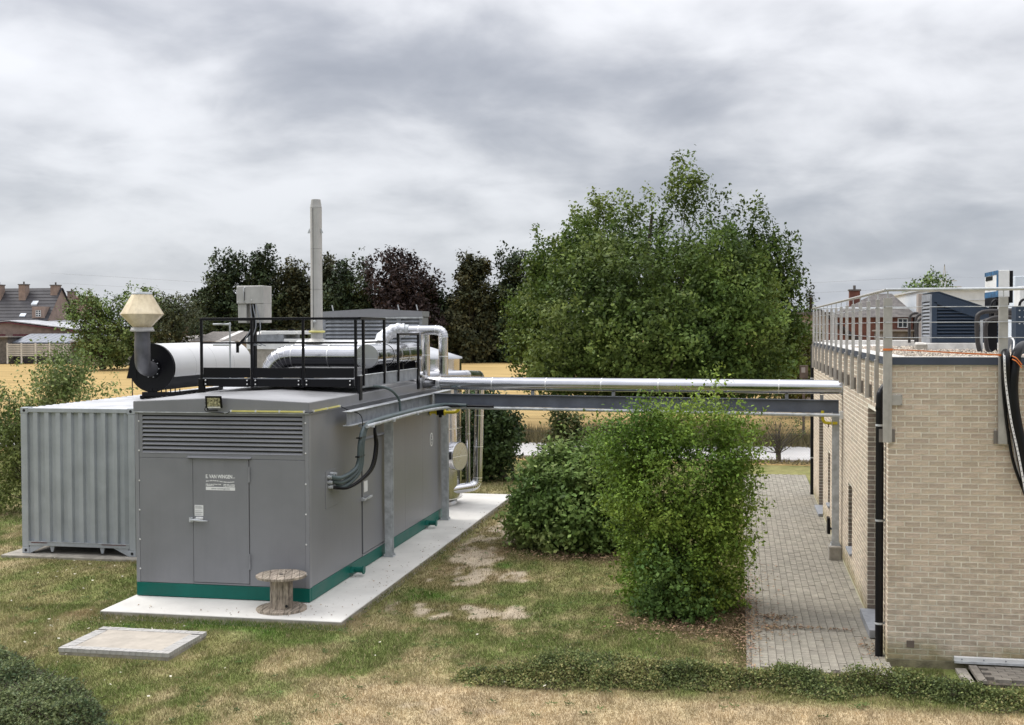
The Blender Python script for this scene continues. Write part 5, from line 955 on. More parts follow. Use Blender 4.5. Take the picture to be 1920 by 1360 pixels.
# doors, windows, sills
for i, (a, b, z0, z1) in enumerate(ops):
    nm = 'door' if i in (0, 3) else 'window'; xx = BX + .20
    d_ = MB().box(xx, xx + .05, a + .01, b - .012, z0 + .01, z1 - .01).build(nm, M_dark if nm == 'window' else M_galvdk, bb)
    f_ = MB(); 
    for (p, q, r_, s_) in ((a + .002, a + .06, z0, z1), (b - .06, b - .009, z0, z1), (a + .06, b - .06, z1 - .06, z1 - .002), (a + .06, b - .06, z0 + .002, z0 + .06)): f_.box(xx - .03, xx, p, q, r_, s_)
    f_.build('frame', M_coping if i else M_galv, d_)
    if i == 0:
        sl_ = slat_mesh(b - a - .13, .058, .04, M_galv, 'y')
        for k in range(18): piece('louvre_slat', sl_, (xx - .03, (a + b) / 2, 1.95 + k * .068), d_)
        for zz in (1.75, .65): MB().box(xx - .06, xx - .03, b - .12, b - .06, zz, zz + .22).build('hinge', M_black, d_)
    if nm == 'window': MB().box(xx - .008, xx - .002, a + .06, b - .06, z0 + .06, z1 - .06).build('glass', M_glass, d_); MB().box(BX - .05, BX + .2, a - .02, b - .01, z0 - .04, z0 + .004).build('sill', M_stone, bb, bevel=.004)
    else: MB().box(BX - .11, BX + .19, a - .02, b - .01, .05, z0 + .004).build('doorstep', M_stone, bb, bevel=.004)
# plinth
m = MB(); m.box(BX - .012, BX1, BYf - .014, BYf - .001, -.05, .085); m.box(BX - .014, BX - .001, BYf - .0, 17.2, -.05, .05); m.build('plinth', M_plinth, bb)
# coping, roof and its gravel
cpn = MB(); cpn.box(BX - .035, BX1, BYf - .035, BYf + .0, 3.974, 4.073); cpn.build('front_coping', M_coping, bb, bevel=.003)
for k in range(13): MB().box(BX - .035, BX, BYf + .002 + k * 1.205, BYf + (k + 1) * 1.205 - .004, 3.974, 4.073).build('side_coping', M_coping, bb, bevel=.002)
MB().box(BX - .034, BX1, BYf - .034, BYf + .22, 4.0745, 4.078).build('front_roof_edge', M_membrane, bb); MB().box(BX - .034, BX + .24, BYf + .222, BY1_, 4.0745, 4.079).build('side_roof_edge', M_membrane, bb)
MB().box(BX + .001, BX1, BYf + .001, BY1_ - .001, 3.973, 4.012).build('roof', M_membrane, bb)
m = MB(); m.box(BX + .25, 7.5, BY1_ - .35, BY1_, 4.013, 4.12); m.box(3.3, 7.5, 27.5, 27.8, 4.013, 4.16); m.build('roof_upstand', M_membrane, bb, bevel=.01)
rr_ = np.random.default_rng(2); n = 9000; x = rr_.uniform(BX + .26, 6.4, n); y = BYf + .24 + rr_.random(n) ** 1.4 * 10; s_ = rr_.uniform(.010, .026, n) * (1 + (y - 16) * .05)
octv = np.array([(1, 0, 0), (0, 1, 0), (-1, 0, 0), (0, -1, 0), (0, 0, .75), (0, 0, -.75)]); octf = np.array([(0, 1, 4), (1, 2, 4), (2, 3, 4), (3, 0, 4), (1, 0, 5), (2, 1, 5), (3, 2, 5), (0, 3, 5)])
a_ = rr_.uniform(0, 6.28, n); v = octv[None] * s_[:, None, None] * rr_.uniform(.6, 1.4, (n, 6, 1)); vx = v[..., 0] * np.cos(a_)[:, None] - v[..., 1] * np.sin(a_)[:, None]; vy = v[..., 0] * np.sin(a_)[:, None] + v[..., 1] * np.cos(a_)[:, None]
v = np.stack([vx + x[:, None], vy + y[:, None], v[..., 2] + 4.022 + rr_.uniform(0, .025, (n, 1))], 2).reshape(-1, 3); f = (octf[None] + (np.arange(n) * 6)[:, None, None]).reshape(-1, 3)
tag(mesh_np('roof_gravel', v, tris=f, mat_=M_pebble), 'loose beige pebbles spread over the flat roof', 'gravel', kind='stuff')
# roof guard rail
gr = thing('roof_guard_rail', 'stainless guard rail with wires round the brick building roof', 'railing', (1.87, 16.0, 3.9))
MB().tube([(1.88, BYf - .10, 4.95), (1.88, 31.5, 4.95)], .022, 10).build('handrail', M_steelpost, gr); MB().tube([(1.875, BYf - .10, 4.955), (8.5, BYf - .10, 4.955)], .022, 10).build('handrail', M_galv, gr); MB().tube([(1.88, 31.5, 4.95), (8.5, 31.5, 4.95)], .022, 10).build('handrail', M_galv, gr)
for zz in (4.73, 4.53, 4.33): MB().tube([(1.88, BYf - .09, zz), (1.88, 31.5, zz)], .004, 6).build('wire', M_galv, gr); MB().tube([(1.88, BYf - .095, zz), (8.5, BYf - .095, zz)], .005, 6).build('wire', M_galv, gr)
def upost(x_, y_, zb, side):
    m = MB()
    if side: m.box(x_ - .065, x_ - .005, y_ - .022, y_ + .022, zb, 4.02); m.box(x_ - .045, x_ + .005, y_ - .022, y_ + .022, 4.02, 4.85)
    else: m.box(x_ - .055, x_ + .055, y_ - .07, y_ - .02, zb, 4.85); m.box(x_ + .015, x_ + .02, y_ - .074, y_ - .0702, zb, 4.0)
    o = m.build('post', M_steelpost, gr, bevel=.004); MB().tube([(x_ - (.02 if side else 0), y_ - (0 if side else .045), 4.85), (x_ - (.02 if side else 0), y_ - (0 if side else .045), 4.94)], .008, 6).build('stem', M_galv, o)
    if side: MB().box(x_ - .004, BX - .009, y_ - .06, y_ + .12, zb + .01, zb + .20).build('bracket', M_taupe, o)
    else: MB().box(x_ - .10, x_ + .10, y_ - .019, BYf - .011, zb + .0, zb + .17).build('bracket', M_taupe, o)
    for zz in (4.73, 4.53, 4.33):
        MB().cyl((x_ - .045, y_ - .075 if not side else y_ - .03, zz), (x_ - .045, y_ - .07 if not side else y_ - .026, zz), .009, n=6).build('wire_grip', M_galvdk, o)
upost(1.91, BYf - .01, 2.955, False); upost(3.335, BYf - .01, 2.955, False); upost(4.8, BYf - .01, 2.955, False)
for k in range(13): upost(1.90, 16.88 + k * 1.185, 3.42, True)
upost(6.0, 31.5, 3.9, False); MB().box(2.36, 2.42, 31.45, 31.5, 4.0, 4.85).build('post', M_steelpost, gr)
# small wall fittings
jb = thing('junction_box', 'small pale square plate at the top of the near brick corner', 'box', (2.03, 16.05, 3.5)); MB().box(1.966, 2.100, BYf - .035, BYf - .0125, 3.440, 3.582).build('lid', M_steelpost, jb, bevel=.004)
for q in ((2.085, 3.567), (2.085, 3.456)): MB().cyl((q[0], BYf - .04, q[1]), (q[0], BYf - .035, q[1]), .006, n=6).build('screw', M_black, jb)
vq = thing('wall_vent', 'small square brown vent low on the near brick wall', 'vent', (2.2, 16.05, .29)); MB().box(2.172 - .002, 2.265, BYf - .018, BYf - .0125, .25, .34).build('cover', mat('brown_vent', (.16, .125, .10), .7), vq)
dp = thing('downpipe', 'black downpipe at the near corner of the brick building', 'downpipe', (1.86, 16.36, 0), 'black downpipes'); m = MB(); m.tube(spline([(1.855, 16.36, .02), (1.855, 16.36, 1.2), (1.855, 16.36, 2.6), (1.855, 16.36, 3.45), (1.875, 16.37, 3.60), (1.95, 16.40, 3.70)], 6), .052, 20); m.build('pipe', M_blackpipe, dp)
for zz in (3.14, 1.86, .47): MB().cyl((1.855, 16.36, zz), (1.855, 16.36, zz + .028), .058, n=20, caps=False).box(1.905, 1.928, 16.35, 16.37, zz, zz + .028).build('clamp', M_galv, dp)
MB().lathe([(.056, 0), (.062, .01), (.056, .06)], (1.855, 16.36, 3.36), 16).build('socket', M_blackpipe, dp)
dp = thing('downpipe', 'black downpipe at the far end of the brick wall', 'downpipe', (1.88, 31.9, 0), 'black downpipes'); MB().tube([(1.905, 31.9, .02), (1.905, 31.9, 2), (1.905, 31.9, 3.98)], .055, 14).build('pipe', M_blackpipe, dp)
for zz in (2.2, 1.0, 3.1): MB().cyl((1.905, 31.9, zz), (1.905, 31.9, zz + .03), .06, n=14, caps=False).build('clamp', M_galv, dp)
wt_ = thing('wall_tap', 'black wall socket box low on the brick wall before the footing block', 'box', (1.9, 24.6, .3)); MB().box(1.78, 1.84, 24.75, 25.0, .22, .55).build('box', M_black, wt_, bevel=.006); MB().tube(spline([(1.92, 24.8, .35), (1.86, 24.75, .33), (1.84, 24.85, .34)], 4), .02, 8).build('outlet', M_black, wt_)
# ramp at lower right
wc = thing('drain_channel', 'white metal drain channel along the foot of the near brick wall', 'channel', (4.5, 16.0, .1)); MB().box(2.758, 6.2, BYf - .075, BYf - .016, .105, .170).build('channel', M_white, wc, bevel=.004); MB().box(2.758, 6.2, BYf - .088, BYf - .0765, .09, .118).build('lip', M_galv, wc)
for k in range(8): MB().cyl((2.85 + k * .27, BYf - .082, .142), (2.85 + k * .27, BYf - .0755, .142), .010, n=6).build('screw', M_galvdk, wc)
rp = MB().box(2.93, 6.2, 15.30, BYf - .09, -.1, .035).build('ramp', M_joint); tag(rp, kind='structure')
MB().box(2.765, 2.90, 15.3, BYf - .09, -.1, .03).build('kerb_stone', M_concdk, rp, bevel=.004)
MB().box(2.93, 3.03, 15.30, BYf - .092, -.05, .078).build('kerb_stone', M_paverdk, rp, bevel=.004)
pv2 = MB().box(-.098, .098, -.047, .047, 0, .05).mesh('paver', M_paverdk)
for r_ in range(6):
    for k in range(6): piece('paver', pv2, (3.14 + (r_ % 2) * .10 + k * .205, 15.935 - r_ * .10, .022 + R.uniform(-.003, .003)), rp, (0, 0, R.uniform(-.02, .02)))
# hoses and strap
def px2(px, py, Yq=15.93): q = at(px, py, Yq); return (q[0], q[1], q[2])
h1 = thing('striped_hose', 'thick black hose with white marking stripe hanging over the roof edge', 'hose', (3.4, 15.9, 4), 'hoses hanging over the roof edge')
pA = spline([px2(1890, 640, 16.9), px2(1884, 655, 16.3), px2(1886, 668), px2(1889, 720), px2(1900, 790), px2(1913, 850), px2(1928, 930)], 8); MB().tube(pA, .052, 14).build('hose_body', M_blackpipe, h1)
pS = spline([px2(1884, 657, 16.24), px2(1883, 668, 15.874), px2(1886, 720, 15.874), px2(1896, 790, 15.874), px2(1909, 850, 15.874), px2(1924, 930, 15.874)], 8)
m = MB()
for i in range(len(pS) - 1): m.bar(pS[i], pS[i + 1], .024, .006, (0, 1, 0))
m.build('white_stripe', M_print, h1); m = MB(); q_ = random.Random(8)
for i in range(2, len(pS) - 1, 1):
    p = (Vector(pS[i]) + Vector(pS[i + 1])) / 2; m.box(p.x - q_.uniform(.002, .008), p.x + .006, p.y - .0055, p.y - .0035, p.z - .008, p.z + q_.uniform(.002, .01))
m.build('stripe_print', M_printdk, h1)
h2 = thing('black_hose', 'plain thick black hose bent over the roof edge at the right', 'hose', (3.5, 15.9, 4), 'hoses hanging over the roof edge'); MB().tube(spline([px2(1960, 668, 16.6), px2(1925, 648, 16.3), px2(1908, 660, 16.0), px2(1902, 690), px2(1900, 740), px2(1908, 800), px2(1925, 870)], 8), .062, 14).build('hose_body', M_blackpipe, h2)
m = MB()
for dz in (0, .03): m.tube(spline([px2(1898, 668 + dz * 200, 15.86), px2(1906, 672 + dz * 200, 15.82), px2(1916, 684 + dz * 200, 15.85)], 4), .008, 6)
m.build('orange_tie', M_orange, h2)
h3 = thing('thin_white_tube', 'thin white tube looping beside the hoses at the roof edge', 'tube', (3.4, 15.9, 4)); MB().tube(spline([px2(1895, 632, 16.6), px2(1901, 640, 16.3), px2(1900, 660, 16.0), px2(1895, 690), px2(1893, 720)], 6), .011, 6).build('tube', M_white, h3)
h4 = thing('slim_black_hose', 'slim black hose hanging lowest under the striped hose', 'hose', (3.4, 15.9, 3)); MB().tube(spline([px2(1879, 668, 15.98), px2(1882, 740, 15.98), px2(1890, 810, 15.98), px2(1901, 870, 15.98), px2(1925, 935, 15.98)], 8), .020, 10).build('hose_body', M_blackpipe, h4)
MB().tube(spline([px2(1897, 780, 15.99), px2(1900, 830, 15.99), px2(1908, 880, 15.99), px2(1925, 925, 15.99)], 8), .009, 6).build('tracer_line', M_white, h4)
stp = thing('orange_strap', 'orange ratchet strap stretched between the two front rail posts', 'strap', (2.6, 15.95, 4.15)); pts = spline([(1.93, BYf - .10, 4.175), (2.3, BYf - .06, 4.16), (2.8, BYf - .05, 4.13), (3.34, BYf - .10, 4.105)], 8); m = MB()
for i in range(len(pts) - 1): m.bar(pts[i], pts[i + 1], .003, .012 + .010 * i / len(pts), (0, 0, 1))
m.build('webbing', M_orange, stp); m = MB()
for xx, zz in ((1.91, 4.175), (3.335, 4.105)): m.box(xx - .062, xx + .062, BYf - .0865, BYf - .0805, zz - .014, zz + .014)
m.build('loop', M_orange, stp)

# ------------------------------------------------------------------ rooftop equipment
rc = thing('intake_cowl', 'dark blue wedge-shaped louvred air cowl on the flat roof', 'air cowl', (4.1, 23.5, 4.15))
X0, X1, Y0, Y1, Z0 = 3.53, 4.85, 23.0, 24.05, 4.17; zt = lambda x_: 5.10 - max(0, x_ - 3.66) * .355
MB().prism([(X0, Y0 + .05, Z0), (X1, Y0 + .05, Z0), (X1, Y0 + .05, zt(X1) - .02), (3.66, Y0 + .05, 5.08), (X0, Y0 + .05, 5.08)], (0, Y1 - Y0 - .06, 0)).build('body', M_dark, rc)
m = MB(); m.prism([(X0, Y0, zt(3.6) - .0), (3.66, Y0, 5.10), (X1, Y0, zt(X1)), (X1, Y0, zt(X1) - .25), (3.70, Y0, 4.86), (X0, Y0, 4.93)], (0, .05, 0)); m.box(X0, 3.625, Y0, Y0 + .05, Z0, 4.93); m.box(3.625, X1, Y0, Y0 + .05, Z0, Z0 + .11); m.box(4.78, X1, Y0, Y0 + .05, Z0 + .11, zt(X1) - .25); m.build('front_frame', M_cowl, rc, bevel=.004)
MB().prism([(X0 - .01, Y0 - .01, 5.095), (3.66, Y0 - .01, 5.105), (X1 + .01, Y0 - .01, zt(X1) + .0), (X1 + .01, Y0 - .01, zt(X1) + .02), (3.66, Y0 - .01, 5.125), (X0 - .01, Y0 - .01, 5.115)], (0, Y1 - Y0 + .02, 0)).build('lid', M_cowl, rc)
for k in range(11):
    z_ = Z0 + .115 + k * .062; xm = 3.66 + max(0, (5.10 - .17 - z_ - .06)) / .355; xm = min(4.775, xm)
    if xm > 3.75: piece('louvre_slat', slat_mesh(xm - 3.63, .055, .04, M_cowl), ((3.63 + xm) / 2, Y0 + .012, z_), rc)
m = MB(); m.box(X0 - .03, X0, Y0, Y0 + .07, Z0, 5.08); m.box(X0 - .03, X0, Y1 - .07, Y1, Z0, 5.08); m.box(X0 - .03, X0, Y0 + .07, Y1 - .07, Z0, Z0 + .10); m.box(X0 - .03, X0, Y0 + .07, Y1 - .07, 4.95, 5.08); m.build('side_frame', M_galvdk, rc)
sl_ = slat_mesh(Y1 - Y0 - .14, .055, .035, M_galvdk, 'y')
for k in range(11): piece('louvre_slat', sl_, (X0 - .025, (Y0 + Y1) / 2, Z0 + .105 + k * .067), rc)
MB().box(3.40, 5.0, 22.85, 24.2, 4.013, 4.165).build('curb', M_membrane, rc, bevel=.01); MB().box(3.22, 3.42, 22.75, 22.95, 4.013, 4.14).build('curb_block', M_concdk, rc, bevel=.008)
ac = thing('rooftop_control_box', 'white control box with blue film edges on a black stand on the roof', 'control box', (4.3, 21, 4.05))
A0 = at(1872, 508, 21); A1 = at(1893, 508, 21); z1_ = A0[2] + .01; z0_ = at(1872, 557, 21)[2]
MB().box(A0[0], A1[0], 21, 22.1, z0_, z1_).build('case', M_white, ac, bevel=.006); m = MB(); m.box(A0[0] - .006, A0[0] - .001, 21.0, 22.1, z1_ - .07, z1_); m.box(A0[0] - .006, A0[0] - .001, 21.0, 21.12, z0_, z1_ - .07); m.box(A0[0] - .006, A0[0] - .001, 21.12, 22.1, z0_, z0_ + .1); m.build('blue_film', mat('blue_film', (.03, .12, .25), .5, var=.3, vs=8), ac)
MB().box(A0[0] - .008, A0[0] - .002, 21.45, 22.0, z1_ - .15, z1_ - .08).build('vent_slot', M_black, ac); MB().box(A0[0] - .008, A0[0] - .002, 21.65, 21.8, z0_ + .13, z0_ + .18).build('red_switch', M_redpaint, ac); MB().box(A1[0] + .002, A1[0] + .06, 21.02, 22.0, z0_ - .1, z1_ - .01).build('side_duct', M_black, ac)
MB().box(A0[0] - .02, A1[0] + .02, 21.1, 22.0, z0_ - .14, z0_ - .002).build('base', M_black, ac); MB().box(A0[0] - .05, A0[0] + .05, 21.3, 21.5, 4.02, z0_ - .14).build('stand', M_black, ac)
for k, xo in enumerate((-.12, .32)): MB().tube(spline([(A0[0] + xo, 20.9, z0_ - .33), (A0[0] + xo, 20.9, z0_ - .12), (A0[0] + xo + .07, 20.9, z0_ - .05), (A0[0] + xo + .14, 20.9, z0_ - .12), (A0[0] + xo + .14, 20.9, z0_ - .33)], 5), .022, 10).build('cable_loop', M_blackpipe, ac)
M_ins = mat('black_pipe_insulation', (.030, .026, .025), .55, var=.15, vs=8)
bpz = thing('insulated_roof_pipes', 'cluster of bent black insulated pipes beside the blue cowl', 'pipes', (4.1, 20.6, 4.05))
def bent(pxs, r, Yq, nm='pipe'): MB().tube(spline([tuple(at(a, b, Yq)) for a, b in pxs], 7), r, 12).build(nm, M_ins, bpz)
bent([(1838, 664), (1833, 640), (1832, 600), (1838, 588), (1856, 584), (1900, 584)], .038, 20.6); bent([(1858, 664), (1850, 650), (1848, 610), (1858, 598), (1880, 595), (1905, 597)], .034, 20.3); bent([(1866, 590), (1885, 588), (1903, 588)], .09, 20.9, 'valve_body'); bent([(1836, 612), (1850, 600), (1880, 600)], .028, 20.8)
bent([(1862, 667), (1850, 664), (1840, 668)], .03, 20.0); MB().box(*(lambda a, b: (a[0], b[0], 20.7, 20.8, 4.02, a[2]))(at(1852, 600, 20.7), at(1863, 600, 20.7))).build('stand', M_black, bpz); MB().box(*(lambda a, b: (a[0], b[0], 20.6, 20.65, 4.02, a[2]))(at(1839, 600, 20.6), at(1843, 600, 20.6))).build('stand', M_galv, bpz)
bl2 = thing('steel_column', 'dark blue bolted steel column at the right edge of the roof', 'column', (4.5, 19, 4)); q = at(1905, 575, 19); MB().box(q[0], q[0] + .30, 19, 19.3, 4.0, q[2]).build('column', M_cowl, bl2, bevel=.005)
for k in range(2):
    for j in range(3): MB().cyl((q[0] + .05 + .07 * k, 18.985, q[2] - .06 - .1 * j), (q[0] + .05 + .07 * k, 19, q[2] - .06 - .1 * j), .012, n=6).build('bolt', M_galv, bl2)
wq = thing('white_chiller', 'pale cabinet cut by the right edge behind the guard rail', 'cabinet', (5.5, 24, 4)); q = at(1903, 518, 26); MB().box(q[0], q[0] + 2, 26, 27.5, 4.0, q[2]).build('case', M_paleblue, wq, bevel=.01); q = at(1912, 537, 24.5); MB().box(q[0], q[0] + 1, 24.5, 25, 4.2, q[2]).build('front_case', M_white, wq, bevel=.01)
lp = thing('bent_vent_pipes', 'three dark hooked vent pipes left of the blue cowl', 'pipes', (3.7, 26, 4.1))
for k, (a, b, top) in enumerate(((1705, 1722, 588), (1717, 1733, 590), (1720, 1735, 597))): MB().tube(spline([tuple(at(a, 643, 26 - k * .3)), tuple(at(a, 610, 26 - k * .3)), tuple(at(a + 2, top + 5, 26 - k * .3)), tuple(at(a + 9, top, 26 - k * .3)), tuple(at(b, top, 26 - k * .3))], 6), .03, 8).build('vent_pipe', M_ins, lp)
sb = thing('small_roof_cabinet', 'small cream cabinet just left of the cowl top', 'cabinet', (3.8, 27, 4.1)); q = at(1722, 551, 27); MB().box(q[0], q[0] + .22, 27, 27.3, 4.02, q[2]).build('case', M_beige, sb, bevel=.005)

# ------------------------------------------------------------------ fence
fc = thing('chain_link_fence', 'chain link fence with rusty posts along the road behind the lawn', 'fence', (-14, 38.8, 0), 'chain link fences')
for px in (-40, 92, 1047):
    q = at(px, 800, 38.8); MB().cyl((q[0], 38.8, -.05), (q[0], 38.8, 2.0), .030, n=8).build('post', M_rust, fc)
MB().cyl((-5.78, 38.8, -.05), (-5.78, 38.8, 1.95), .025, n=8).build('brace_post', M_rust, fc)
for k in range(6): MB().cyl((-25 + k * 3.0, 38.8, -.05), (-25 + k * 3.0, 38.8, 2.0), .03, n=8).build('post', M_rust, fc)
def mesh_wires(p0, p1, h, pitch, r, parent):
    p0 = np.array(p0, float); p1 = np.array(p1, float); L_ = np.linalg.norm(p1 - p0); d = (p1 - p0) / L_; m = []; nrm_ = np.array([-d[1], d[0], 0]); V_ = []; T = []; k = 0
    for s_ in (1, -1):
        for t in np.arange(-h, L_ + h, pitch):
            a = np.array([t, 0.0]); b = np.array([t + h * s_, h])
            if s_ < 0: a[0] += 0; 
            ta, tb = a[0], b[0]; lo, hi = min(ta, tb), max(ta, tb)
            if hi < 0 or lo > L_: continue
            P0 = p0 + d * ta + nrm_ * .002 * s_; P1 = p0 + d * tb + np.array([0, 0, h]) + nrm_ * .002 * s_
            w = np.array([0, 0, r]); w2 = nrm_ * r; b_ = len(V_); V_ += [P0 + w, P0 - w * .5 + w2, P0 - w * .5 - w2, P1 + w, P1 - w * .5 + w2, P1 - w * .5 - w2]; T += [(b_, b_ + 1, b_ + 4, b_ + 3), (b_ + 1, b_ + 2, b_ + 5, b_ + 4), (b_ + 2, b_, b_ + 3, b_ + 5)]
    o = mesh_np('wire_mesh', np.array(V_), quads=np.array(T), mat_=M_wire, parent=parent); o['kind'] = 'stuff'
mesh_wires((-26.3, 38.8, .03), (4.5, 38.8, .03), 1.9, .085, .0024, fc)
m = MB(); 
for zz in (.05, 1.0, 1.93): m.bar((-26.3, 38.8, zz), (4.5, 38.8, zz), .006, .006)
m.build('line_wire', M_wire, fc)
f2 = thing('side_fence', 'wire fence on rusty posts running away left of the ribbed container', 'fence', (-24, 40, 0), 'chain link fences')
for k in range(7): yy = 24 + k * 2.45; MB().cyl((-26.3, yy, -.05), (-26.3, yy, 2.0), .03, n=8).build('post', M_rust, f2)
m = MB()
for zz in (.05, 1.0, 1.93): m.bar((-26.3, 22, zz), (-26.3, 38.8, zz), .010, .010)
m.build('line_wire', M_rust, f2)
f3 = thing('field_post', 'thin rusty post standing in the field by the silencer', 'post', (-20.6, 37.2, 0)); q = at(248, 710, 37.2); MB().cyl((q[0], 37.2, 0), (q[0], 37.2, q[2]), .022, n=8).build('shaft', M_rust, f3); m = MB(); m.bar(tuple(at(226, 731, 37.2)), tuple(at(290, 721, 37.2)), .012, .012); m.build('stay_wire', M_rust, f3)

# ------------------------------------------------------------------ far buildings
def house(name, label, x0, x1, y0, y1, ze, zr, wallm, roofm, ridge='x', group='houses beyond the field', over=.3):
    h_ = thing(name, label, 'house', ((x0 + x1) / 2, (y0 + y1) / 2, 0), group); MB().box(x0, x1, y0, y1, 0, ze).build('wall', wallm, h_)
    if ridge == 'x':
        ym = (y0 + y1) / 2; MB().prism([(x0, y0, ze), (x0, y1, ze), (x0, ym, zr - .05)], (x1 - x0, 0, 0)).build('gable', wallm, h_)
        k_ = (zr - ze) / (ym - y0); nrow = max(6, int(math.hypot(ym - y0, zr - ze) / .55)); m = MB()
        for s_ in (-1, 1):
            ya = ym + s_ * ((ym - y0) + over); za = ze - over * k_
            for r_ in range(nrow):
                t0, t1 = r_ / nrow, (r_ + 1) / nrow; m.add([(x0 - over, ya + (ym - ya) * t0, za + (zr - za) * t0 + .10), (x1 + over, ya + (ym - ya) * t0, za + (zr - za) * t0 + .10), (x1 + over, ya + (ym - ya) * t1, za + (zr - za) * t1 + .03), (x0 - over, ya + (ym - ya) * t1, za + (zr - za) * t1 + .03)], [(0, 1, 2, 3)]); m.add([(x0 - over, ya + (ym - ya) * t0, za + (zr - za) * t0), (x1 + over, ya + (ym - ya) * t0, za + (zr - za) * t0), (x1 + over, ya + (ym - ya) * t0, za + (zr - za) * t0 + .10), (x0 - over, ya + (ym - ya) * t0, za + (zr - za) * t0 + .10)], [(0, 1, 2, 3)])
        m.build('roof', roofm, h_)
    return h_
def chim(h_, x_, y_, z0, z1, w, mt): c_ = MB().box(x_ - w / 2, x_ + w / 2, y_ - w / 2, y_ + w / 2, z0, z1).build('chimney', mt, h_); MB().box(x_ - w / 2 - .08, x_ + w / 2 + .08, y_ - w / 2 - .08, y_ + w / 2 + .08, z1, z1 + .14).build('cap', M_slate, c_); MB().cyl((x_, y_, z1 + .14), (x_, y_, z1 + .5), .12, n=8).build('pot', M_slate, c_)
Yh = 150; xl = at(-60, 597, Yh)[0]; xr = at(88, 597, Yh)[0]; ze = at(60, 597, Yh)[2]; zr = at(60, 541, Yh + 3.6)[2]
h_ = house('dark_roofed_house', 'large house with dark tiled roof, three chimneys and skylights at far left', xl, xr, Yh, Yh + 7.2, ze, zr, M_farbrick, M_tile)
for px, zt_ in ((2, 536), (48, 535), (103, 536)): q = at(px, zt_, Yh + 3); chim(h_, q[0], Yh + (2.6 if px < 100 else 3.2), zr - 1.9, q[2], 1.05, M_farbrick)
for (px, py) in ((44, 587), (66, 565)):
    t0 = (at(px, py, Yh + 2)[2] - ze) / (zr - ze); yq = Yh + 3.6 * t0; q = at(px, py, yq - .2); sk = MB(); dx = .45; sk.add([(q[0] - dx, yq - .55, q[2] - .55 + .15), (q[0] + dx, yq - .55, q[2] - .55 + .15), (q[0] + dx, yq + .1, q[2] + .15), (q[0] - dx, yq + .1, q[2] + .15), (q[0] - dx, yq - .55, q[2] - .75), (q[0] + dx, yq - .55, q[2] - .75), (q[0] + dx, yq + .1, q[2] - .2), (q[0] - dx, yq + .1, q[2] - .2)], [(0, 1, 2, 3), (4, 5, 1, 0), (5, 6, 2, 1), (6, 7, 3, 2), (7, 4, 0, 3)]); sk.build('skylight', M_paleblue, h_)
q0 = at(60, 597, Yh - .1); q1 = at(83, 575, Yh - .1); dm = MB().box(q0[0], q1[0], Yh - .1, Yh + 3, q0[2], q1[2]).build('dormer', M_farbrick, h_); wq0 = at(67, 594, Yh - .2); wq1 = at(76, 582, Yh - .2)
w_ = MB().box(wq0[0], wq1[0], Yh - .2, Yh - .11, wq0[2], wq1[2]).build('dormer_window', M_white, h_)
for i in range(2):
    for j in range(3): a0 = wq0[0] + .08 + i * (wq1[0] - wq0[0]) / 2; b0_ = wq0[2] + .06 + j * (wq1[2] - wq0[2]) / 3; MB().box(a0, a0 + (wq1[0] - wq0[0]) / 2 - .13, Yh - .22, Yh - .203, b0_, b0_ + (wq1[2] - wq0[2]) / 3 - .1).build('pane', M_glass, w_)
Yr = 158; xa = at(98, 600, Yr)[0]; xb = at(152, 600, Yr)[0]; h2_ = house('red_roofed_house', 'house with steep dull red roof partly hidden by the green tree', xa, xb, Yr, Yr + 7, at(100, 601, Yr)[2], at(120, 556, Yr + 3.5)[2], M_farbrick, M_redtile); q = at(137, 548, Yr + 3); chim(h2_, q[0], Yr + 2.6, 7, q[2], .9, M_farbrick)
# low hall, sheds
Yl = 143; hb = thing('low_hall', 'low brick hall with shallow white edged roof and dark red doors', 'hall', tuple(ground(60, 682)), 'houses beyond the field'); x0_ = at(-60, 610, Yl)[0]; x1_ = at(152, 625, Yl)[0]
zt0 = at(15, 606, Yl)[2]; zt1 = at(152, 624, Yl)[2]; zt2 = at(-60, 612, Yl)[2]; xm = at(15, 606, Yl)[0]
MB().prism([(x0_, Yl, 0), (x1_, Yl, 0), (x1_, Yl, zt1), (xm, Yl, zt0), (x0_, Yl, zt2)], (0, 20, 0)).build('wall', M_farbrick, hb)
m = MB(); m.prism([(x0_, Yl - .3, zt2), (xm, Yl - .3, zt0), (x1_ + .3, Yl - .3, zt1), (x1_ + .3, Yl - .3, zt1 + .12), (xm, Yl - .3, zt0 + .12), (x0_, Yl - .3, zt2 + .12)], (0, .25, 0)); m.build('red_fascia', M_redpaint, hb)
m = MB(); m.prism([(x0_, Yl + .1, zt2 + .25), (xm, Yl + .1, zt0 + .25), (x1_ + .4, Yl + .1, zt1 + .25), (x1_ + .4, Yl + 20, zt1 + .95), (xm, Yl + 20, zt0 + .95), (x0_, Yl + 20, zt2 + .95)], (0, 0, .12)); m.build('roof', M_controof, hb)
q_ = at(14, 633, 138); al = thing('grey_lean_shed', 'small plain grey shed cut by the left picture edge', 'shed', (q_[0] - 3, 140, 0), 'sheds beyond the field'); MB().box(q_[0] - 9, q_[0], 138, 142, 0, q_[2]).build('wall', M_slate, al); MB().box(q_[0] - 9, q_[0] + .3, 137.7, 142, q_[2], q_[2] + .15).build('roof', M_corr, al)
for px0_, px1_ in ((-8, 10), (24, 56)): a = at(px0_, 627, Yl - .05); b = at(px1_, 640, Yl - .05); MB().box(a[0], b[0], Yl - .06, Yl - .005, 0, a[2]).build('red_door', M_redpaint, hb)
Yb_ = 139; sh = thing('blue_roofed_shed', 'long low shed with blue-grey sheet roof behind the slatted fence', 'shed', tuple(ground(110, 684)), 'sheds beyond the field'); a = at(20, 643, Yb_); b = at(192, 643, Yb_); zr_ = at(100, 627, Yb_ + 3)[2]
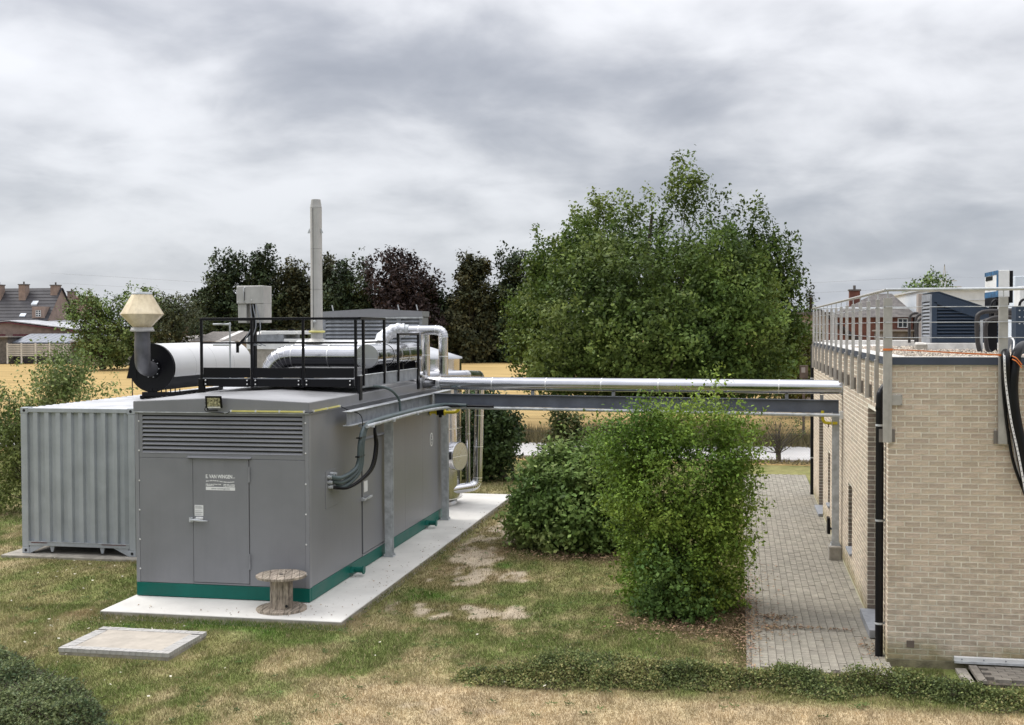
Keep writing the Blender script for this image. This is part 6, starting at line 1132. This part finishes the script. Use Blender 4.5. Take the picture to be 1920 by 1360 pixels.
MB().box(a[0] + .4, b[0] - .3, Yb_ + .3, Yb_ + 6, 0, a[2] - .1).build('wall', M_tile, sh)
nshe = 16
for k in range(nshe):
    xa_, xb_ = a[0] + (b[0] - a[0]) * k / nshe, a[0] + (b[0] - a[0]) * (k + 1) / nshe - .06; sx = .7 * (1 - 0) ; MB().prism([(xa_, Yb_, a[2] - .05), (xa_ + 1.0 * 1, Yb_ + 3, zr_), (xa_ + 1.0, Yb_ + 3, zr_ + .08), (xa_, Yb_, a[2] + .05)], (xb_ - xa_, 0, 0)).build('roof_sheet', M_blueroof, sh)
m = MB(); m.prism([(b[0], Yb_, a[2]), (b[0] + 1.0, Yb_ + 3, zr_), (b[0] + .3, Yb_ + 6, a[2])], (-.1, 0, 0)); m.build('gable', M_slate, sh); MB().box(a[0], b[0], Yb_ - .1, Yb_ - .01, a[2] - .25, a[2] - .07).build('gutter', M_cowl, sh)
Yf_ = 137; ff = thing('slatted_screen_fence', 'pale horizontal slat fence in front of the blue-roofed shed', 'fence', tuple(ground(80, 682)), 'sheds beyond the field')
fx0 = at(14, 660, Yf_)[0]; fx1 = at(147, 660, Yf_)[0]; fz1 = at(60, 644, Yf_)[2]; fz0 = at(60, 668, Yf_)[2]; npn = 5; slm = {}
for k in range(npn + 1): xx = fx0 + (fx1 - fx0) * k / npn; MB().box(xx - .08, xx + .08, Yf_ - .08, Yf_ + .08, 0, fz1 + .05).build('post', M_membrane, ff)
sl_ = MB().box(-(fx1 - fx0) / npn / 2 + .1, (fx1 - fx0) / npn / 2 - .1, -.03, .03, 0, .17).mesh('slat', mat('pale_slat', (.52, .50, .46), .8))
for k in range(npn):
    for j in range(7): piece('slat', sl_, (fx0 + (fx1 - fx0) * (k + .5) / npn, Yf_, fz0 + j * (fz1 - fz0) / 7), ff)
Yq_ = 135; ls_ = thing('open_lean_to', 'dark open-fronted lean-to shed with timber posts by the field', 'shed', tuple(ground(190, 684)), 'sheds beyond the field'); a = at(132, 640, Yq_); b = at(256, 640, Yq_)
MB().box(a[0], b[0], Yq_ + 3, Yq_ + 3.2, 0, a[2] - .1).build('back_wall', M_dark, ls_); m = MB(); m.prism([(a[0], Yq_ - .4, a[2] - .05), (b[0], Yq_ - .4, a[2] - .05), (b[0], Yq_ + 3.4, a[2] + .35), (a[0], Yq_ + 3.4, a[2] + .35)], (0, 0, .10)); m.build('roof', M_corr, ls_); MB().box(b[0] - .8, b[0], Yq_ + .1, Yq_ + 3, 0, a[2] - .1).build('side_wall', M_concdk, ls_); MB().box(a[0], a[0] + .1, Yq_, Yq_ + 3, 0, a[2] - .1).build('side_wall', M_concdk, ls_)
for px in (157, 189, 230): xx = at(px, 660, Yq_)[0]; MB().box(xx - .09, xx + .09, Yq_ - .1, Yq_ + .08, 0, a[2] - .05).build('post', M_wood, ls_)
for i, (px, w_2, hh) in enumerate(((158, 1.2, .9), (170, 1.0, 1.1), (180, .9, 1.0), (243, .9, 1.0))):
    xx = at(px, 670, 133)[0]; t_ = thing('wooden_crate', ('low brown crate', 'taller brown crate', 'brown pallet box', 'grey tarpaulin covered heap')[i] + (' left of the open lean-to', ' beside the open lean-to', ' under the first post of the lean-to', ' right of the open lean-to')[i], 'crate', (xx, 133, 0)); MB().box(xx - w_2 / 2, xx + w_2 / 2, 132.6, 133.4, 0, hh).build('box', M_wood if i < 3 else M_galvdk, t_, bevel=.02); MB().box(xx - w_2 / 2 - .03, xx + w_2 / 2 + .03, 132.55, 133.45, hh + .01, hh + .08).build('lid', M_wood if i < 3 else M_galvdk, t_)
cs = thing('corrugated_shed', 'shed with corrugated fibre cement roof left of the pines', 'shed', tuple(ground(400, 690)), 'sheds beyond the field'); Yc_ = 118; a = at(355, 640, Yc_); b = at(500, 640, Yc_); zt_ = at(380, 624, Yc_ + 4)[2]; MB().box(a[0] + .2, b[0], Yc_ + .3, Yc_ + 8, 0, a[2]).build('wall', M_beige, cs); m = MB(); nn_ = 44
for k in range(nn_): xa_ = a[0] + (b[0] - a[0]) * k / nn_; m.prism([(xa_, Yc_, a[2] - .1), (xa_ + .9, Yc_ + 4, zt_), (xa_ + .9, Yc_ + 4, zt_ + .12), (xa_, Yc_, a[2] + .02)], ((b[0] - a[0]) / nn_ * .62, 0, 0))
m.build('roof_ribs', M_corr, cs); m = MB(); m.prism([(a[0], Yc_, a[2] - .12), (b[0], Yc_, a[2] - .12), (b[0] + .9, Yc_ + 4, zt_ - .02), (a[0] + .9, Yc_ + 4, zt_ - .02)], (0, 0, .03)); m.build('roof', M_slate, cs)
for px in (409, 452): a2 = at(px, 640, Yc_ - .1); m = MB(); m.prism([(a2[0] - .35, Yc_ - .02, a[2] - .05), (a2[0] + .25, Yc_ - .02, a[2] - .05), (a2[0] + 1.15, Yc_ + 4, zt_ + .14), (a2[0] + .55, Yc_ + 4, zt_ + .14)], (0, 0, .05)); m.build('pale_roof_strip', M_membrane, cs)
ll = thing('long_barn_roof', 'long weathered grey barn roof behind the white silencer', 'shed', tuple(ground(320, 690)), 'sheds beyond the field'); a = at(283, 645, 128); b = at(372, 645, 128); zt_ = at(330, 636, 131)[2]; MB().box(a[0], b[0], 128.3, 134, 0, a[2]).build('wall', M_concdk, ll); m = MB(); m.prism([(a[0], 128, a[2]), (b[0], 128, a[2] + .0), (b[0], 132, zt_ + .5), (a[0], 132, zt_)], (0, 0, .12)); m.build('roof', M_corr, ll)
gh = thing('slate_roofed_house', 'grey slate roof showing between green tree and first pine', 'house', tuple(ground(360, 672)), 'houses beyond the field'); a = at(335, 600, 170); b = at(400, 567, 170); MB().box(a[0], b[0], 170, 178, 0, a[2]).build('wall', M_farbrick, gh); m = MB(); m.prism([(a[0], 170, a[2]), (b[0], 170, a[2]), (b[0], 174, b[2]), (a[0] + 1, 174, b[2])], (0, 0, .1)); m.build('roof', M_slate, gh)
# right-hand houses
Yk = 105; hk = thing('hip_roofed_brick_house', 'red brick house with grey hipped roof behind the guard rail', 'house', tuple(at(1640, 660, Yk)), 'houses right of the oak'); hk.location.z = 0
xa = at(1566, 580, Yk)[0]; xb = at(1712, 580, Yk)[0]; ze = at(1640, 593, Yk)[2]; zr = at(1640, 551, Yk + 4)[2]; ra = at(1640, 551, Yk + 4)[0]; rb = at(1672, 551, Yk + 4)[0]
MB().box(xa, xb, Yk, Yk + 8, 0, ze).build('wall', M_redbrick, hk); m = MB(); o_ = .4; m.add([(xa - o_, Yk - o_, ze - .1), (xb + o_, Yk - o_, ze - .1), (xb + o_, Yk + 8 + o_, ze - .1), (xa - o_, Yk + 8 + o_, ze - .1), (ra, Yk + 4, zr), (rb, Yk + 4, zr)], [(0, 1, 5, 4), (1, 2, 5), (2, 3, 4, 5), (3, 0, 4), (3, 2, 1, 0)]); m.build('roof', M_slate, hk)
q = at(1602, 546, Yk + 4); chim(hk, q[0], Yk + 4, ze, q[2], .9, M_redbrick)
a = at(1683, 615, Yk - .05); b = at(1702, 597, Yk - .05); w_ = MB().box(a[0], b[0], Yk - .08, Yk - .005, a[2], b[2]).build('window', M_white, hk); xm_ = (a[0] + b[0]) / 2
for (p, q) in ((a[0] + .08, xm_ - .04), (xm_ + .04, b[0] - .08)): MB().box(p, q, Yk - .1, Yk - .082, a[2] + .08, b[2] - .08).build('pane', M_glass, w_)
a = at(1655, 622, 98); b = at(1712, 634, 98); an = thing('grey_annex', 'low grey flat annex before the red brick house', 'annex', ((a[0] + b[0]) / 2, 100, 0), 'houses right of the oak'); MB().box(a[0], b[0], 98, 104, 0, a[2]).build('wall', M_slate, an); MB().box(a[0] - .2, b[0] + .2, 97.8, 104, a[2], a[2] + .12).build('roof', M_corr, an)
Yg = 84; a = at(1528, 576, Yg); hg = thing('gabled_grey_house', 'steep dark slate roof with skylights seen between the rail posts', 'house', (a[0] + 3, Yg + 3, 0), 'houses right of the oak'); x0_ = at(1548, 640, Yg)[0]; x1_ = at(1600, 640, Yg)[0]; zt_ = at(1550, 580, Yg)[2]; zb_ = at(1600, 640, Yg)[2]
MB().box(x0_, x1_, Yg + .2, Yg + 7, 0, zb_).build('wall', M_redbrick, hg); m = MB(); m.prism([(x0_ - .3, Yg, zt_), (x1_ + .8, Yg, zb_ - .1), (x1_ + .8, Yg, zb_ - .3), (x0_ - .3, Yg, zt_ - .25)], (0, 8, 0)); m.build('roof', M_tile, hg); m = MB(); m.prism([(x0_ - .2, Yg + .1, 0), (x0_ - .2, Yg + .1, zt_ - .25), (x1_, Yg + .1, zb_ - .2), (x1_, Yg + .1, 0)], (0, .1, 0)); m.build('gable', M_redbrick, hg)
bw = thing('beige_rendered_house', 'plain beige-brown gable wall behind the far end of the rail', 'house', tuple(at(1520, 700, 72)), 'houses right of the oak'); bw.location.z = 0; a = at(1488, 592, 72); b = at(1552, 582, 72); MB().box(a[0], b[0], 72, 80, 0, a[2]).build('wall', M_beige, bw); MB().box(a[0] - .2, b[0] + .2, 71.8, 80.2, a[2], a[2] + .2).build('roof', M_slate, bw)
wh = thing('white_hall', 'long white industrial hall behind the blue cowl', 'hall', (12, 100, 0), 'houses right of the oak'); a = at(1738, 544, 100); b = at(1995, 544, 100); MB().box(a[0], b[0], 100, 130, 0, a[2]).build('wall', M_paleblue, wh); MB().box(a[0] - .2, b[0], 99.8, 130, a[2], a[2] + .15).build('roof_edge', M_galv, wh)
for k in range(3): zz = a[2] - .9 - k * 1.3; MB().box(a[0], b[0], 99.96, 99.998, zz, zz + .04).build('cladding_seam', M_galv, wh)
oh = thing('orange_brick_shed', 'small orange brick shed glimpsed between the roof pipes', 'shed', (9, 70, 0), 'houses right of the oak'); a = at(1862, 608, 70); b = at(1890, 640, 70); MB().box(a[0], b[0], 70, 74, 0, a[2]).build('wall', M_redbrick, oh); MB().box(a[0] - .1, b[0] + .1, 69.9, 74, a[2], a[2] + .1).build('roof', M_slate, oh)
# utility box by the hedge
ub = thing('utility_box', 'dark green utility box with pale panel at the far end of the building', 'box', tuple(at(1508, 700, 45)), None); q = at(1500, 686, 45); q2 = at(1515, 710, 45); ub.location.z = 0; MB().box(q[0], q2[0], 45, 45.4, q2[2], q[2]).build('case', M_rust, ub); MB().box(q[0] + .05, q2[0] - .1, 44.98, 44.999, q2[2] + .22, q[2] - .06).build('panel', M_beige, ub); MB().box(q[0] + .1, q2[0] - .1, 45.1, 45.3, 0, q2[2]).build('stand', M_rust, ub)
# pylon and wires
py = thing('lattice_pylon', 'distant lattice electricity pylon above the tree top at right', 'pylon', tuple(at(1771, 600, 420))); py.location.z = 0; q = at(1771, 496, 420); m = MB(); zt_ = q[2]; cxp = q[0]
for s_ in (-1, 1):
    m.bar((cxp + s_ * 2.6, 420, 0), (cxp + s_ * .5, 420, zt_ * .78), .25, .25); m.bar((cxp + s_ * .5, 420, zt_ * .78), (cxp, 420, zt_), .2, .2)
for k in range(8): z0 = zt_ * .1 * k; w0 = 2.6 - 2.1 * min(1, k / 7.8); w1 = 2.6 - 2.1 * min(1, (k + 1) / 7.8); m.bar((cxp - w0, 420, z0), (cxp + w1, 420, z0 + zt_ * .1), .12, .12); m.bar((cxp + w0, 420, z0), (cxp - w1, 420, z0 + zt_ * .1), .12, .12)
m.build('tower', M_galv, py)
for zz, w in ((zt_ * .70, 5.5), (zt_ * .78, 4)): MB().bar((cxp - w, 420, zz), (cxp + w, 420, zz), .25, .3).build('crossarm', M_galv, py)
pw_ = thing('power_lines', 'faint overhead power lines crossing the sky towards the pylon', 'power line', (cxp, 420, 20)); 
for k, (dz, dx) in enumerate(((0, -5), (0, 5), (3.5, -3.5), (3.5, 3.5))): MB().tube(spline([(cxp - 320, 400 + dx, zt_ * .70 + dz + 4), (cxp - 160, 410 + dx, zt_ * .70 + dz - 5), (cxp, 420 + dx * .1, zt_ * .70 + dz)], 10), .018, 4).build('wire', M_galvdk, pw_)
for k, dz in enumerate((0, 3.5)): MB().tube(spline([(cxp, 420, zt_ * .70 + dz), (cxp + 80, 430, zt_ * .70 + dz - 3), (cxp + 160, 440, zt_ * .70 + dz + 1)], 8), .018, 4).build('wire', M_galvdk, pw_)
